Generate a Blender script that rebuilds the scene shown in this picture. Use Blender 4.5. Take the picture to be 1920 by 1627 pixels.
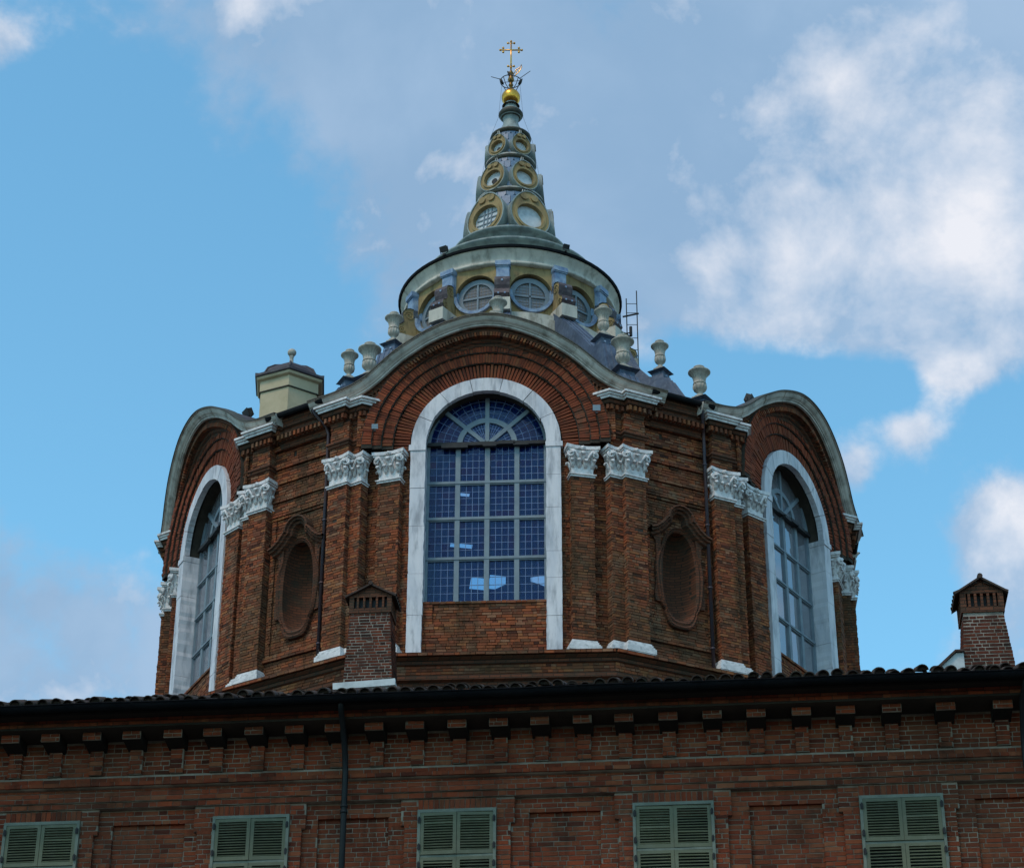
import bpy, math, random
from mathutils import Vector, Matrix
random.seed(7)
R = math.radians
sin, cos, pi = math.sin, math.cos, math.pi
for o in list(bpy.data.objects): bpy.data.objects.remove(o)
scene = bpy.context.scene
COL = scene.collection

# ------------------------------------------------------------------ camera
PITCH, YAW, ROLL, DIST = R(29.07), R(.071), R(-.19), 61.0
cam_d = bpy.data.cameras.new('camera'); cam = bpy.data.objects.new('camera', cam_d); COL.objects.link(cam)
cam_d.sensor_fit = 'HORIZONTAL'; cam_d.sensor_width = 36; cam_d.lens = 36*4200/1920
cam_d.clip_start = .5; cam_d.clip_end = 6000
_r = Vector((cos(YAW), -sin(YAW), 0)); _f = Vector((sin(YAW)*cos(PITCH), cos(YAW)*cos(PITCH), sin(PITCH)))
_u = _r.cross(_f)
_r2 = _r*cos(ROLL)-_u*sin(ROLL); _u2 = _r*sin(ROLL)+_u*cos(ROLL)
M = Matrix((_r2, _u2, -_f)).transposed().to_4x4(); M.translation = Vector((0, -DIST, 0))
cam.matrix_world = M
scene.camera = cam

# ------------------------------------------------------------------ exposure
vs = scene.view_settings
vs.view_transform = 'Standard'; vs.look = 'None'; vs.exposure = 0.0; vs.gamma = 1.0; vs.use_curve_mapping = False

# ------------------------------------------------------------------ sky
SUN_EL, SUN_AZ = R(57), R(218)      # azimuth clockwise from +Y: behind the camera, to the left
world = bpy.data.worlds.new('World'); scene.world = world; world.use_nodes = True
NT = world.node_tree; NT.nodes.clear()
def nd(t, nt=None, **kw):
    n = (nt or NT).nodes.new(t)
    for k, v in kw.items(): setattr(n, k, v)
    return n
def mth(op, a, b=None, c=None, nt=None, clamp=False):
    nt = nt or NT
    n = nt.nodes.new('ShaderNodeMath'); n.operation = op; n.use_clamp = clamp
    for i, v in enumerate((a, b, c)):
        if v is None: continue
        if isinstance(v, (int, float)): n.inputs[i].default_value = v
        else: nt.links.new(v, n.inputs[i])
    return n.outputs[0]
def mixc(fac, a, b, nt=None, blend='MIX'):
    nt = nt or NT
    n = nt.nodes.new('ShaderNodeMix'); n.data_type = 'RGBA'; n.blend_type = blend
    for s, v in ((n.inputs[0], fac), (n.inputs[6], a), (n.inputs[7], b)):
        if isinstance(v, (int, float)): s.default_value = v
        elif isinstance(v, tuple): s.default_value = v if len(v) == 4 else (*v, 1)
        else: nt.links.new(v, s)
    return n.outputs[2]
def smooth(v, a, b, nt=None):
    nt = nt or NT
    n = nt.nodes.new('ShaderNodeMapRange'); n.interpolation_type = 'SMOOTHSTEP'; n.clamp = True
    nt.links.new(v, n.inputs[0]); n.inputs[1].default_value = a; n.inputs[2].default_value = b
    return n.outputs[0]
sky = nd('ShaderNodeTexSky', sky_type='NISHITA'); sky.sun_disc = False
sky.sun_elevation = SUN_EL; sky.sun_rotation = SUN_AZ; sky.air_density = 1.0; sky.dust_density = .6; sky.ozone_density = 2.0
tc = nd('ShaderNodeTexCoord'); sep = nd('ShaderNodeSeparateXYZ'); NT.links.new(tc.outputs['Generated'], sep.inputs[0])
az = mth('ARCTAN2', sep.outputs[0], sep.outputs[1]); el = mth('ARCSINE', sep.outputs[2])
# a cloud deck: noise in direction space, with the cloud masses of the day standing where they stood
def noise(scale, detail, rough, off=(0, 0, 0), dist=0, stretch=(1, 1, 1)):
    mp = nd('ShaderNodeMapping'); mp.inputs['Location'].default_value = off; mp.inputs['Scale'].default_value = stretch
    NT.links.new(tc.outputs['Generated'], mp.inputs[0])
    n = nd('ShaderNodeTexNoise'); n.inputs['Scale'].default_value = scale; n.inputs['Detail'].default_value = detail
    n.inputs['Roughness'].default_value = rough; n.inputs['Distortion'].default_value = dist
    NT.links.new(mp.outputs[0], n.inputs['Vector']); return n.outputs[0]
n_big = noise(5.5, 5, .56, (2.3, .4, 1.7), .3)
n_mid = noise(15, 6, .58, (.7, 3.1, .2), .25)
n_fine = noise(42, 5, .62, (5, 1, 2), .1)
n_lit = noise(15, 6, .58, (.7-.16, 3.1, .2-.22), .25)   # the same billows seen a little towards the light: their difference lights one flank
def px(x, y):   # photograph pixel -> azimuth, elevation (used only to note where a cloud stood)
    a = (x-960)/4200; b = (813.5-y)/4200
    d = Vector((a, cos(PITCH)-b*sin(PITCH), sin(PITCH)+b*cos(PITCH))).normalized()
    return math.atan2(d.x, d.y), math.asin(d.z)
def field(blobs):
    tot = None
    for (x, y, sx, sy, amp) in blobs:
        a0, e0 = px(x, y); sa = sx/4200/cos(e0); se = sy/4200
        p = mth('MULTIPLY', mth('SUBTRACT', az, a0), 1/sa); q = mth('MULTIPLY', mth('SUBTRACT', el, e0), 1/se)
        g = mth('EXPONENT', mth('MULTIPLY', mth('ADD', mth('MULTIPLY', p, p), mth('MULTIPLY', q, q)), -1.0))
        g = mth('MULTIPLY', g, amp); tot = g if tot is None else mth('ADD', tot, g)
    return tot
cov = field([(720, 60, 430, 230, .42), (930, 400, 330, 260, .46), (1480, 300, 440, 330, .62), (1800, 430, 220, 230, .14), (1480, 60, 320, 160, .2),
             (1700, 620, 200, 60, .05), (60, 1150, 250, 190, .42), (1800, 690, 105, 55, .52), (1722, 805, 60, 55, .46), (1870, 980, 110, 80, .5),
             (1600, 885, 42, 50, .42), (1540, 730, 150, 60, -.55), (1700, 720, 60, 50, -.3), (-10, 85, 90, 60, .5), (20, 340, 55, 42, .30), (640, 620, 160, 130, .06),
             (150, 560, 400, 330, -.62), (120, 220, 130, 130, -.42), (1420, 900, 230, 260, -.50), (1690, 1080, 110, 170, -.50), (350, 850, 240, 260, -.45), (1330, 690, 150, 60, -.3), (1850, 760, 160, 150, -.35)])
cov = mth('ADD', cov, .15)  # extra cloud cover added all over, to neutralise the light from behind the camera
dens = mth('ADD', cov, mth('ADD', mth('MULTIPLY', mth('SUBTRACT', n_big, .5), 1.0), mth('MULTIPLY', mth('SUBTRACT', n_mid, .5), .85)))
dens = mth('ADD', dens, mth('MULTIPLY', mth('SUBTRACT', n_fine, .5), .40))
mask = smooth(dens, .03, .36)
bright = field([(1850, 430, 95, 120, .62), (1640, 150, 150, 130, .26), (1460, 490, 300, 60, .26), (1880, 300, 110, 180, .2), (1800, 690, 100, 50, .5), (1870, 970, 130, 90, .42), (1725, 800, 60, 50, .3), (-10, 80, 100, 70, .5),
                (820, 200, 520, 380, -.42), (50, 1150, 300, 200, -.12), (1290, 480, 170, 34, .34), (1470, 180, 120, 46, .3), (1180, 110, 150, 60, .16), (1560, 330, 180, 90, -.25)])
bright = mth('ADD', bright, mth('ADD', mth('MULTIPLY', mth('SUBTRACT', n_mid, .5), 1.0), mth('MULTIPLY', mth('SUBTRACT', n_fine, .5), .55)))
bright = mth('ADD', bright, mth('MULTIPLY', mth('SUBTRACT', n_mid, n_lit), 2.0))
bright = mth('ADD', bright, .08, clamp=True)
veil = mixc(smooth(mth('ADD', mth('MULTIPLY', n_big, .6), mth('MULTIPLY', n_lit, .4)), .36, .64), (.285, .44, .645), (.38, .53, .73))
cloud = mixc(bright, veil, (.90, .90, .95))
skyc = mixc(1.0, sky.outputs[0], (1.14, 1.80, 1.66), blend='MULTIPLY')
SKY_STRENGTH = .15
sb = nd('ShaderNodeVectorMath', operation='SCALE'); NT.links.new(skyc, sb.inputs[0]); sb.inputs[3].default_value = 1
cs = nd('ShaderNodeVectorMath', operation='SCALE'); NT.links.new(cloud, cs.inputs[0]); cs.inputs[3].default_value = 1/SKY_STRENGTH
final = mixc(mth('MULTIPLY', mask, .92), sb.outputs[0], cs.outputs[0])
bg = nd('ShaderNodeBackground'); bg.inputs[1].default_value = SKY_STRENGTH; NT.links.new(final, bg.inputs[0])
world.cycles.sampling_method = 'MANUAL'; world.cycles.sample_map_resolution = 512
wo = nd('ShaderNodeOutputWorld'); NT.links.new(bg.outputs[0], wo.inputs[0])

# ------------------------------------------------------------------ sun (veiled by cloud: weak and soft)
sun_d = bpy.data.lights.new('sun', 'SUN'); sun_d.energy = 1.5; sun_d.angle = R(14); sun_d.color = (1, .76, .60)
sun = bpy.data.objects.new('sun', sun_d); COL.objects.link(sun)
sd = Vector((sin(SUN_AZ)*cos(SUN_EL), cos(SUN_AZ)*cos(SUN_EL), sin(SUN_EL)))
sun.rotation_euler = sd.to_track_quat('Z', 'Y').to_euler()

# ------------------------------------------------------------------ materials
MATS = {}
def mat(name, base, rough=.8, metal=0, var=None, vscale=2.0, bump=0, bscale=30, spec=.3, grime=None, gscale=1.2, gamt=.5, stretch=(1, 1, 1)):
    m = bpy.data.materials.new(name); m.use_nodes = True; nt = m.node_tree; b = nt.nodes['Principled BSDF']
    b.inputs['Roughness'].default_value = rough; b.inputs['Metallic'].default_value = metal
    b.inputs['Specular IOR Level'].default_value = spec
    geo = nd('ShaderNodeNewGeometry', nt); mp = nd('ShaderNodeMapping', nt); mp.inputs['Scale'].default_value = stretch
    nt.links.new(geo.outputs['Position'], mp.inputs[0])
    def nz(sc, det=6):
        n = nd('ShaderNodeTexNoise', nt); n.inputs['Scale'].default_value = sc; n.inputs['Detail'].default_value = det
        n.inputs['Roughness'].default_value = .62
        nt.links.new(mp.outputs[0], n.inputs['Vector']); return n.outputs[0]
    c = (*base, 1)
    if var: c = mixc(smooth(nz(vscale), .34, .68, nt), c, var, nt)
    if grime: c = mixc(mth('MULTIPLY', smooth(nz(gscale, 9), .45, .72, nt), gamt, nt=nt), c, grime, nt)
    if isinstance(c, tuple): b.inputs['Base Color'].default_value = c
    else: nt.links.new(c, b.inputs['Base Color'])
    if bump:
        bp = nd('ShaderNodeBump', nt); bp.inputs['Strength'].default_value = bump; bp.inputs['Distance'].default_value = .02
        nt.links.new(nz(bscale, 4), bp.inputs['Height']); nt.links.new(bp.outputs[0], b.inputs['Normal'])
    MATS[name] = m; return m
def brick_mat(name, cols, grime, gamt, pale=None, pamt=0):
    m = bpy.data.materials.new(name); m.use_nodes = True; nt = m.node_tree; b = nt.nodes['Principled BSDF']
    b.inputs['Roughness'].default_value = .9; b.inputs['Specular IOR Level'].default_value = .15
    geo = nd('ShaderNodeNewGeometry', nt); oi = nd('ShaderNodeObjectInfo', nt)
    rnd = mth('FRACT', mth('ADD', geo.outputs['Random Per Island'], oi.outputs['Random'], nt=nt), nt=nt)
    cr = nd('ShaderNodeValToRGB', nt); cr.color_ramp.interpolation = 'LINEAR'
    while len(cr.color_ramp.elements) > 1: cr.color_ramp.elements.remove(cr.color_ramp.elements[0])
    for i, c in enumerate(cols):
        e = cr.color_ramp.elements[0] if i == 0 else cr.color_ramp.elements.new(i/(len(cols)-1))
        e.position = i/(len(cols)-1); e.color = (*c, 1)
    nt.links.new(rnd, cr.inputs[0]); c = cr.outputs[0]
    def nz(sc, det, st=(1, 1, 1)):
        mp = nd('ShaderNodeMapping', nt); mp.inputs['Scale'].default_value = st; nt.links.new(geo.outputs['Position'], mp.inputs[0])
        n = nd('ShaderNodeTexNoise', nt); n.inputs['Scale'].default_value = sc; n.inputs['Detail'].default_value = det; n.inputs['Roughness'].default_value = .65
        nt.links.new(mp.outputs[0], n.inputs['Vector']); return n.outputs[0]
    c = mixc(mth('MULTIPLY', smooth(nz(.55, 9, (1, 1, .6)), .42, .66, nt), gamt, nt=nt), c, grime, nt)
    c = mixc(mth('MULTIPLY', smooth(nz(2.6, 8), .5, .70, nt), .62, nt=nt), c, tuple(.42*g for g in grime), nt)
    c = mixc(mth('MULTIPLY', smooth(nz(1.0, 5, (2.6, 2.6, .16)), .53, .70, nt), .55, nt=nt), c, tuple(.5*g for g in grime), nt)
    if pale: c = mixc(mth('MULTIPLY', smooth(nz(1.3, 10), .55, .75, nt), pamt, nt=nt), c, pale, nt)
    c = mixc(.35, c, mixc(nz(22, 5), (.5, .5, .5), (1.35, 1.35, 1.35), nt), nt, 'MULTIPLY')
    nt.links.new(c, b.inputs['Base Color'])
    bp = nd('ShaderNodeBump', nt); bp.inputs['Strength'].default_value = .6; bp.inputs['Distance'].default_value = .012
    nt.links.new(nz(45, 5), bp.inputs['Height']); nt.links.new(bp.outputs[0], b.inputs['Normal'])
    MATS[name] = m; return m
def courses_mat(name, a, b_, mortar):   # brick courses for surfaces whose bricks cannot be told apart
    m = bpy.data.materials.new(name); m.use_nodes = True; nt = m.node_tree; b = nt.nodes['Principled BSDF']
    b.inputs['Roughness'].default_value = .92; b.inputs['Specular IOR Level'].default_value = .12
    geo = nd('ShaderNodeNewGeometry', nt); sp = nd('ShaderNodeSeparateXYZ', nt); nt.links.new(geo.outputs['Position'], sp.inputs[0])
    cb = nd('ShaderNodeCombineXYZ', nt); nt.links.new(mth('ADD', sp.outputs[0], mth('MULTIPLY', sp.outputs[1], .6, nt=nt), nt=nt), cb.inputs[0]); nt.links.new(sp.outputs[2], cb.inputs[1])
    br = nd('ShaderNodeTexBrick', nt); nt.links.new(cb.outputs[0], br.inputs['Vector'])
    br.inputs['Color1'].default_value = (*a, 1); br.inputs['Color2'].default_value = (*b_, 1); br.inputs['Mortar'].default_value = (*mortar, 1)
    br.inputs['Scale'].default_value = 1; br.inputs['Mortar Size'].default_value = .008; br.inputs['Brick Width'].default_value = .25; br.inputs['Row Height'].default_value = .077
    n = nd('ShaderNodeTexNoise', nt); n.inputs['Scale'].default_value = 2.5; n.inputs['Detail'].default_value = 9; nt.links.new(geo.outputs['Position'], n.inputs['Vector'])
    c = mixc(mth('MULTIPLY', smooth(n.outputs[0], .45, .7, nt), .6, nt=nt), br.outputs[0], (.05, .045, .032), nt)
    nt.links.new(c, b.inputs['Base Color'])
    bp = nd('ShaderNodeBump', nt); bp.inputs['Strength'].default_value = .8; bp.inputs['Distance'].default_value = .015; bp.invert = True
    nt.links.new(br.outputs['Fac'], bp.inputs['Height']); nt.links.new(bp.outputs[0], b.inputs['Normal'])
    MATS[name] = m
brick_mat('chapel_brick', [(.055, .022, .016), (.18, .050, .022), (.32, .088, .034), (.26, .068, .032), (.12, .050, .030), (.34, .125, .048), (.23, .056, .026), (.28, .135, .075), (.14, .042, .023)], (.080, .056, .030), .62, (.34, .235, .15), .42)
brick_mat('band_brick', [(.14, .036, .021), (.25, .056, .026), (.32, .076, .033), (.20, .047, .024), (.28, .086, .038)], (.080, .034, .020), .55, (.30, .18, .11), .25)
brick_mat('palace_brick', [(.09, .022, .013), (.22, .044, .019), (.29, .058, .023), (.16, .037, .019), (.25, .068, .029), (.23, .048, .021), (.27, .09, .042)], (.072, .034, .019), .55, (.26, .17, .11), .15)
brick_mat('chimney_brick', [(.028, .014, .011), (.11, .027, .015), (.185, .044, .019), (.055, .020, .014), (.155, .038, .02), (.036, .019, .014)], (.034, .021, .015), .65)
courses_mat('courses', (.15, .056, .031), (.09, .040, .025), (.04, .03, .022))
mat('mortar_dark', (.055, .042, .031), .95, var=(.03, .024, .018), vscale=3, bump=.5)
mat('mortar_pale', (.34, .275, .21), .95, var=(.15, .11, .08), vscale=1.6, bump=.4, grime=(.085, .058, .04), gamt=.8, gscale=.6)
mat('mortar_chimney', (.33, .285, .235), .95, var=(.12, .095, .075), vscale=2.5, bump=.4)
mat('shaded_render', (.05, .038, .028), .95, var=(.03, .024, .018), vscale=1.5, bump=.5, grime=(.05, .04, .03), gamt=.7)  # eaves slab: the soffit's shade is put into this near-black colour
mat('marble', (.70, .655, .66), .55, var=(.52, .515, .55), vscale=1.6, bump=.25, bscale=8, grime=(.25, .25, .27), gscale=3.6, gamt=.8, stretch=(1.3, 1.3, .28))
mat('white_stone', (.74, .70, .69), .7, var=(.58, .56, .55), vscale=4, bump=.3, grime=(.20, .195, .19), gscale=9, gamt=.6)
mat('urn_stone', (.47, .42, .355), .8, var=(.35, .31, .255), vscale=5, bump=.3, grime=(.2, .19, .17), gscale=7, gamt=.5)
mat('lead_fascia', (.58, .525, .46), .6, var=(.40, .365, .32), vscale=1.6, bump=.2, grime=(.14, .125, .10), gscale=3, gamt=.75)
mat('lead_blue', (.070, .098, .155), .45, var=(.040, .056, .09), vscale=3, bump=.2, grime=(.2, .23, .27), gscale=8, gamt=.4, spec=.5)
mat('lead_brown', (.075, .052, .058), .55, var=(.045, .032, .038), vscale=3, bump=.2, grime=(.2, .18, .17), gscale=8, gamt=.45)
mat('lead_pale', (.24, .33, .45), .5, var=(.12, .18, .30), vscale=4, bump=.2, grime=(.4, .46, .52), gscale=5, gamt=.6)
mat('ochre', (.36, .255, .115), .85, var=(.26, .18, .085), vscale=2.6, bump=.3, grime=(.10, .08, .045), gscale=4, gamt=.75, stretch=(1, 1, .4))
mat('ochre_pale', (.52, .42, .275), .85, var=(.45, .365, .235), vscale=1.5, bump=.15, grime=(.30, .25, .14), gscale=2, gamt=.4)
mat('cream_plaster', (.58, .525, .44), .8, var=(.46, .43, .37), vscale=1.6, bump=.25, grime=(.20, .18, .14), gscale=3, gamt=.8, stretch=(1.2, 1.2, .35))
mat('copper_green', (.29, .335, .31), .6, var=(.17, .205, .205), vscale=2.5, bump=.2, grime=(.08, .085, .08), gscale=3.5, gamt=.6, stretch=(1, 1, .4))
mat('bronze_dark', (.035, .033, .025), .6, var=(.06, .055, .035), vscale=5, bump=.2)
mat('slate', (.13, .20, .29), .45, var=(.07, .11, .18), vscale=9, bump=.2, grime=(.22, .3, .36), gscale=9, gamt=.5, spec=.5)
mat('gold', (.80, .42, .07), .3, metal=1, var=(.5, .24, .035), vscale=6, bump=.1)
mat('gold_dark', (.30, .16, .04), .4, metal=.9, var=(.12, .07, .03), vscale=9)
mat('iron', (.018, .018, .020), .6, var=(.03, .028, .026), vscale=8)
mat('window_paint', (.20, .245, .275), .55, var=(.15, .19, .225), vscale=3, bump=.1)
mat('lead_came', (.15, .21, .34), .5)
mat('oculus_disc', (.62, .64, .65), .5, var=(.50, .53, .55), vscale=3, grime=(.2, .22, .23), gscale=4, gamt=.5)
mat('shutter_green', (.13, .132, .078), .6, var=(.10, .106, .066), vscale=1.6, bump=.1, grime=(.19, .185, .13), gscale=6, gamt=.4)
mat('shutter_frame', (.18, .19, .148), .6, var=(.13, .142, .11), vscale=5, bump=.1)
mat('tile', (.075, .042, .032), .9, var=(.035, .025, .022), vscale=6, bump=.4, grime=(.05, .05, .035), gscale=4, gamt=.6)
mat('gutter', (.008, .009, .011), .8, var=(.014, .014, .016), vscale=3, spec=.1)
mat('pipe_teal', (.007, .010, .012), .5, var=(.012, .015, .017), vscale=3)
mat('pipe_copper', (.085, .045, .045), .45, var=(.05, .05, .065), vscale=1.2, metal=.3)
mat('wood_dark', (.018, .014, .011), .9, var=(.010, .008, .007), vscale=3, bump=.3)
mat('flashing', (.55, .58, .58), .6, var=(.42, .44, .45), vscale=3, grime=(.2, .2, .2), gamt=.4)
mat('roof_lead', (.058, .046, .055), .6, var=(.036, .03, .038), vscale=1.5, bump=.2, grime=(.14, .13, .13), gscale=2, gamt=.5)
mat('interior_plaster', (.055, .055, .06), .95)
mat('paving', (.085, .08, .075), .9, var=(.06, .058, .055), vscale=.8, bump=.3)
mat('lamp_grey', (.42, .47, .52), .5)
mat('voussoir_shadow', (.04, .03, .022), .95)
def glass_mat(name, tint, film, film_amt, ior):
    m = bpy.data.materials.new(name); m.use_nodes = True; nt = m.node_tree; nt.nodes.remove(nt.nodes['Principled BSDF'])
    out = nt.nodes['Material Output']
    tr = nd('ShaderNodeBsdfTransparent', nt); tr.inputs[0].default_value = (*tint, 1)
    df = nd('ShaderNodeBsdfDiffuse', nt); df.inputs[0].default_value = (*film, 1)
    gl = nd('ShaderNodeBsdfGlossy', nt); gl.inputs['Roughness'].default_value = .02; gl.inputs[0].default_value = (.9, .95, 1, 1)
    fr = nd('ShaderNodeFresnel', nt); fr.inputs[0].default_value = ior
    a = nd('ShaderNodeMixShader', nt); a.inputs[0].default_value = film_amt; nt.links.new(tr.outputs[0], a.inputs[1]); nt.links.new(df.outputs[0], a.inputs[2])
    b = nd('ShaderNodeMixShader', nt); nt.links.new(fr.outputs[0], b.inputs[0]); nt.links.new(a.outputs[0], b.inputs[1]); nt.links.new(gl.outputs[0], b.inputs[2])
    nt.links.new(b.outputs[0], out.inputs[0]); MATS[name] = m
glass_mat('glass_blue', (.80, .90, 1.0), (.010, .042, .235), .20, 1.30)
glass_mat('glass_side', (.45, .5, .6), (.34, .35, .39), .45, 3.2)  # reflected cloud is put into the pale film colour of the side panes
glass_mat('glass_dome', (.3, .3, .3), (.20, .195, .20), .8, 1.6)
mat('came_brown', (.20, .16, .13), .6)

# ------------------------------------------------------------------ mesh helpers
class MB:
    def __init__(s): s.v = []; s.f = []; s.m = []; s.mi = 0
    def add(s, vs, fs):
        n = len(s.v); s.v += [tuple(p) for p in vs]; s.f += [tuple(i+n for i in q) for q in fs]; s.m += [s.mi]*len(fs); return s
    def box(s, x0, x1, y0, y1, z0, z1, ang=0, org=(0, 0, 0)):
        pts = [(x, y, z) for z in (z0, z1) for (x, y) in ((x0, y0), (x1, y0), (x1, y1), (x0, y1))]
        if ang or org != (0, 0, 0):
            c, q = cos(ang), sin(ang); pts = [(org[0]+x*c-y*q, org[1]+x*q+y*c, org[2]+z) for x, y, z in pts]
        return s.add(pts, [(3, 2, 1, 0), (4, 5, 6, 7), (0, 1, 5, 4), (1, 2, 6, 5), (2, 3, 7, 6), (3, 0, 4, 7)])
    def frustum(s, w0, d0, z0, w1, d1, z1, c=(0, 0)):
        pts = [(c[0]+a*w/2, c[1]+b*d/2, z) for (w, d, z) in ((w0, d0, z0), (w1, d1, z1)) for (a, b) in ((-1, -1), (1, -1), (1, 1), (-1, 1))]
        return s.add(pts, [(3, 2, 1, 0), (4, 5, 6, 7), (0, 1, 5, 4), (1, 2, 6, 5), (2, 3, 7, 6), (3, 0, 4, 7)])
    def lathe(s, prof, n=32, a0=0, a1=2*pi, mod=None, org=(0, 0)):
        full = abs(a1-a0-2*pi) < 1e-6; cnt = n if full else n+1; vs = []; fs = []
        for r, z in prof:
            for i in range(cnt):
                a = a0+(a1-a0)*i/n; rr = r*(mod(a, z) if mod else 1)
                vs.append((org[0]+rr*sin(a), org[1]-rr*cos(a), z))
        for j in range(len(prof)-1):
            for i in range(n):
                k = (i+1) % cnt; fs.append((j*cnt+i, j*cnt+k, (j+1)*cnt+k, (j+1)*cnt+i))
        return s.add(vs, fs)
    def tube(s, path, r, n=8, cap=True, flat=None):
        P = [Vector(p) for p in path]; vs = []; fs = []; m = len(P); prev = None
        for i, p in enumerate(P):
            t = (P[min(i+1, m-1)]-P[max(i-1, 0)])
            t = t.normalized() if t.length > 1e-9 else Vector((0, 0, 1))
            if prev is None:
                ref = Vector((0, 0, 1)) if abs(t.z) < .9 else Vector((0, 1, 0)); u = t.cross(ref).normalized()
            else:
                u = prev-t*prev.dot(t); u = u.normalized() if u.length > 1e-6 else prev
            prev = u; w = t.cross(u); ra = r[i] if isinstance(r, (list, tuple)) else r; rb = ra*(flat if flat else 1)
            for k in range(n):
                a = 2*pi*k/n; vs.append(p+u*ra*cos(a)+w*rb*sin(a))
        for i in range(m-1):
            for k in range(n): fs.append((i*n+k, i*n+(k+1) % n, (i+1)*n+(k+1) % n, (i+1)*n+k))
        if cap: fs += [tuple(range(n))[::-1], tuple(range((m-1)*n, m*n))]
        return s.add(vs, fs)
    def ribbon(s, rows, closed=False):   # rows: list of equal-length point lists
        n = len(rows[0]); vs = [p for r in rows for p in r]; fs = []; m = len(rows)
        for i in range(m if closed else m-1):
            j = (i+1) % m
            for k in range(n-1): fs.append((i*n+k, j*n+k, j*n+k+1, i*n+k+1))
        return s.add(vs, fs)
    def prism(s, poly, y0, y1):          # polygon in x,z extruded along y
        n = len(poly); vs = [(x, y0, z) for x, z in poly]+[(x, y1, z) for x, z in poly]
        fs = [tuple(range(n)), tuple(range(n, 2*n))[::-1]]+[(i, n+i, n+(i+1) % n, (i+1) % n) for i in range(n)]
        return s.add(vs, fs)
    def ringprism(s, inner, outer, y0, y1):   # closed band between two equal-length loops (x,z)
        n = len(inner); vs = [(x, y0, z) for x, z in inner]+[(x, y0, z) for x, z in outer]+[(x, y1, z) for x, z in inner]+[(x, y1, z) for x, z in outer]; fs = []
        for i in range(n):
            j = (i+1) % n
            fs += [(i, n+i, n+j, j), (2*n+i, 2*n+j, 3*n+j, 3*n+i), (n+i, 3*n+i, 3*n+j, n+j), (i, j, 2*n+j, 2*n+i)]
        return s.add(vs, fs)
    def mesh(s, name, mats, smooth_=False):
        me = bpy.data.meshes.new(name); me.from_pydata(s.v, [], s.f)
        for mm in ([mats] if isinstance(mats, str) else mats): me.materials.append(MATS[mm])
        if any(s.m): me.polygons.foreach_set('material_index', s.m)
        if smooth_: me.polygons.foreach_set('use_smooth', [True]*len(me.polygons))
        me.update(); return me
def put(name, me, parent=None, loc=(0, 0, 0), rot=(0, 0, 0), scale=(1, 1, 1), kind=None, label=None):
    o = bpy.data.objects.new(name, me); COL.objects.link(o); o.parent = parent
    o.location = loc; o.rotation_euler = rot; o.scale = scale
    if kind: o['kind'] = kind
    if label: o['label'] = label
    return o
def build(name, mb, mats, parent=None, smooth_=False, **kw): return put(name, mb.mesh(name, mats, smooth_), parent, **kw)
def thing(name, label, cat, loc=(0, 0, 0), rz=0, group=None, me=None):
    o = bpy.data.objects.new(name, me); COL.objects.link(o); o.location = loc; o.rotation_euler = (0, 0, rz)
    o['label'] = label; o['category'] = cat
    if group: o['group'] = group
    return o
def fix_normals(me):
    import bmesh
    b = bmesh.new(); b.from_mesh(me); bmesh.ops.recalc_face_normals(b, faces=b.faces); b.to_mesh(me); b.free()
def interp(x, tab):
    if x <= tab[0][0]: return tab[0][1]
    for (a, p), (b, q) in zip(tab, tab[1:]):
        if x <= b:
            t = (x-a)/(b-a); return p+(q-p)*t
    return tab[-1][1]
def spline(tab, x):
    n = len(tab)
    for i in range(n-1):
        if x <= tab[i+1][0] or i == n-2:
            x0, y0 = tab[i]; x1, y1 = tab[i+1]; h = x1-x0
            m0 = (y1-tab[i-1][1])/(x1-tab[i-1][0]) if i > 0 else 0
            m1 = (tab[i+2][1]-y0)/(tab[i+2][0]-x0) if i < n-2 else (y1-y0)/h
            t = (x-x0)/h
            return (2*t**3-3*t*t+1)*y0+(t**3-2*t*t+t)*h*m0+(-2*t**3+3*t*t)*y1+(t**3-t*t)*h*m1
def offset_poly(pts, d):     # open polyline in plan, mitred offset to its right-hand/outer side by d
    out = []
    for i, p in enumerate(pts):
        a = Vector(pts[max(i-1, 0)]); b = Vector(p); c = Vector(pts[min(i+1, len(pts)-1)])
        d1 = (b-a).normalized() if (b-a).length > 1e-9 else None; d2 = (c-b).normalized() if (c-b).length > 1e-9 else None
        n1 = Vector((d1.y, -d1.x)) if d1 else None; n2 = Vector((d2.y, -d2.x)) if d2 else None
        if n1 is None: q = b+n2*d
        elif n2 is None: q = b+n1*d
        else:
            mvec = (n1+n2); mvec = mvec/max(mvec.dot(n1), .3); q = b+mvec*d
        out.append(q)
    return out
def plan_sweep(mb, pts, prof):   # horizontal moulding: plan polyline swept with (out, z) profile
    cols = [[(q.x, q.y, z) for q, in zip(offset_poly(pts, o))] for o, z in prof]
    rows = [[cols[k][i] for k in range(len(prof))] for i in range(len(pts))]
    mb.ribbon(rows)
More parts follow.
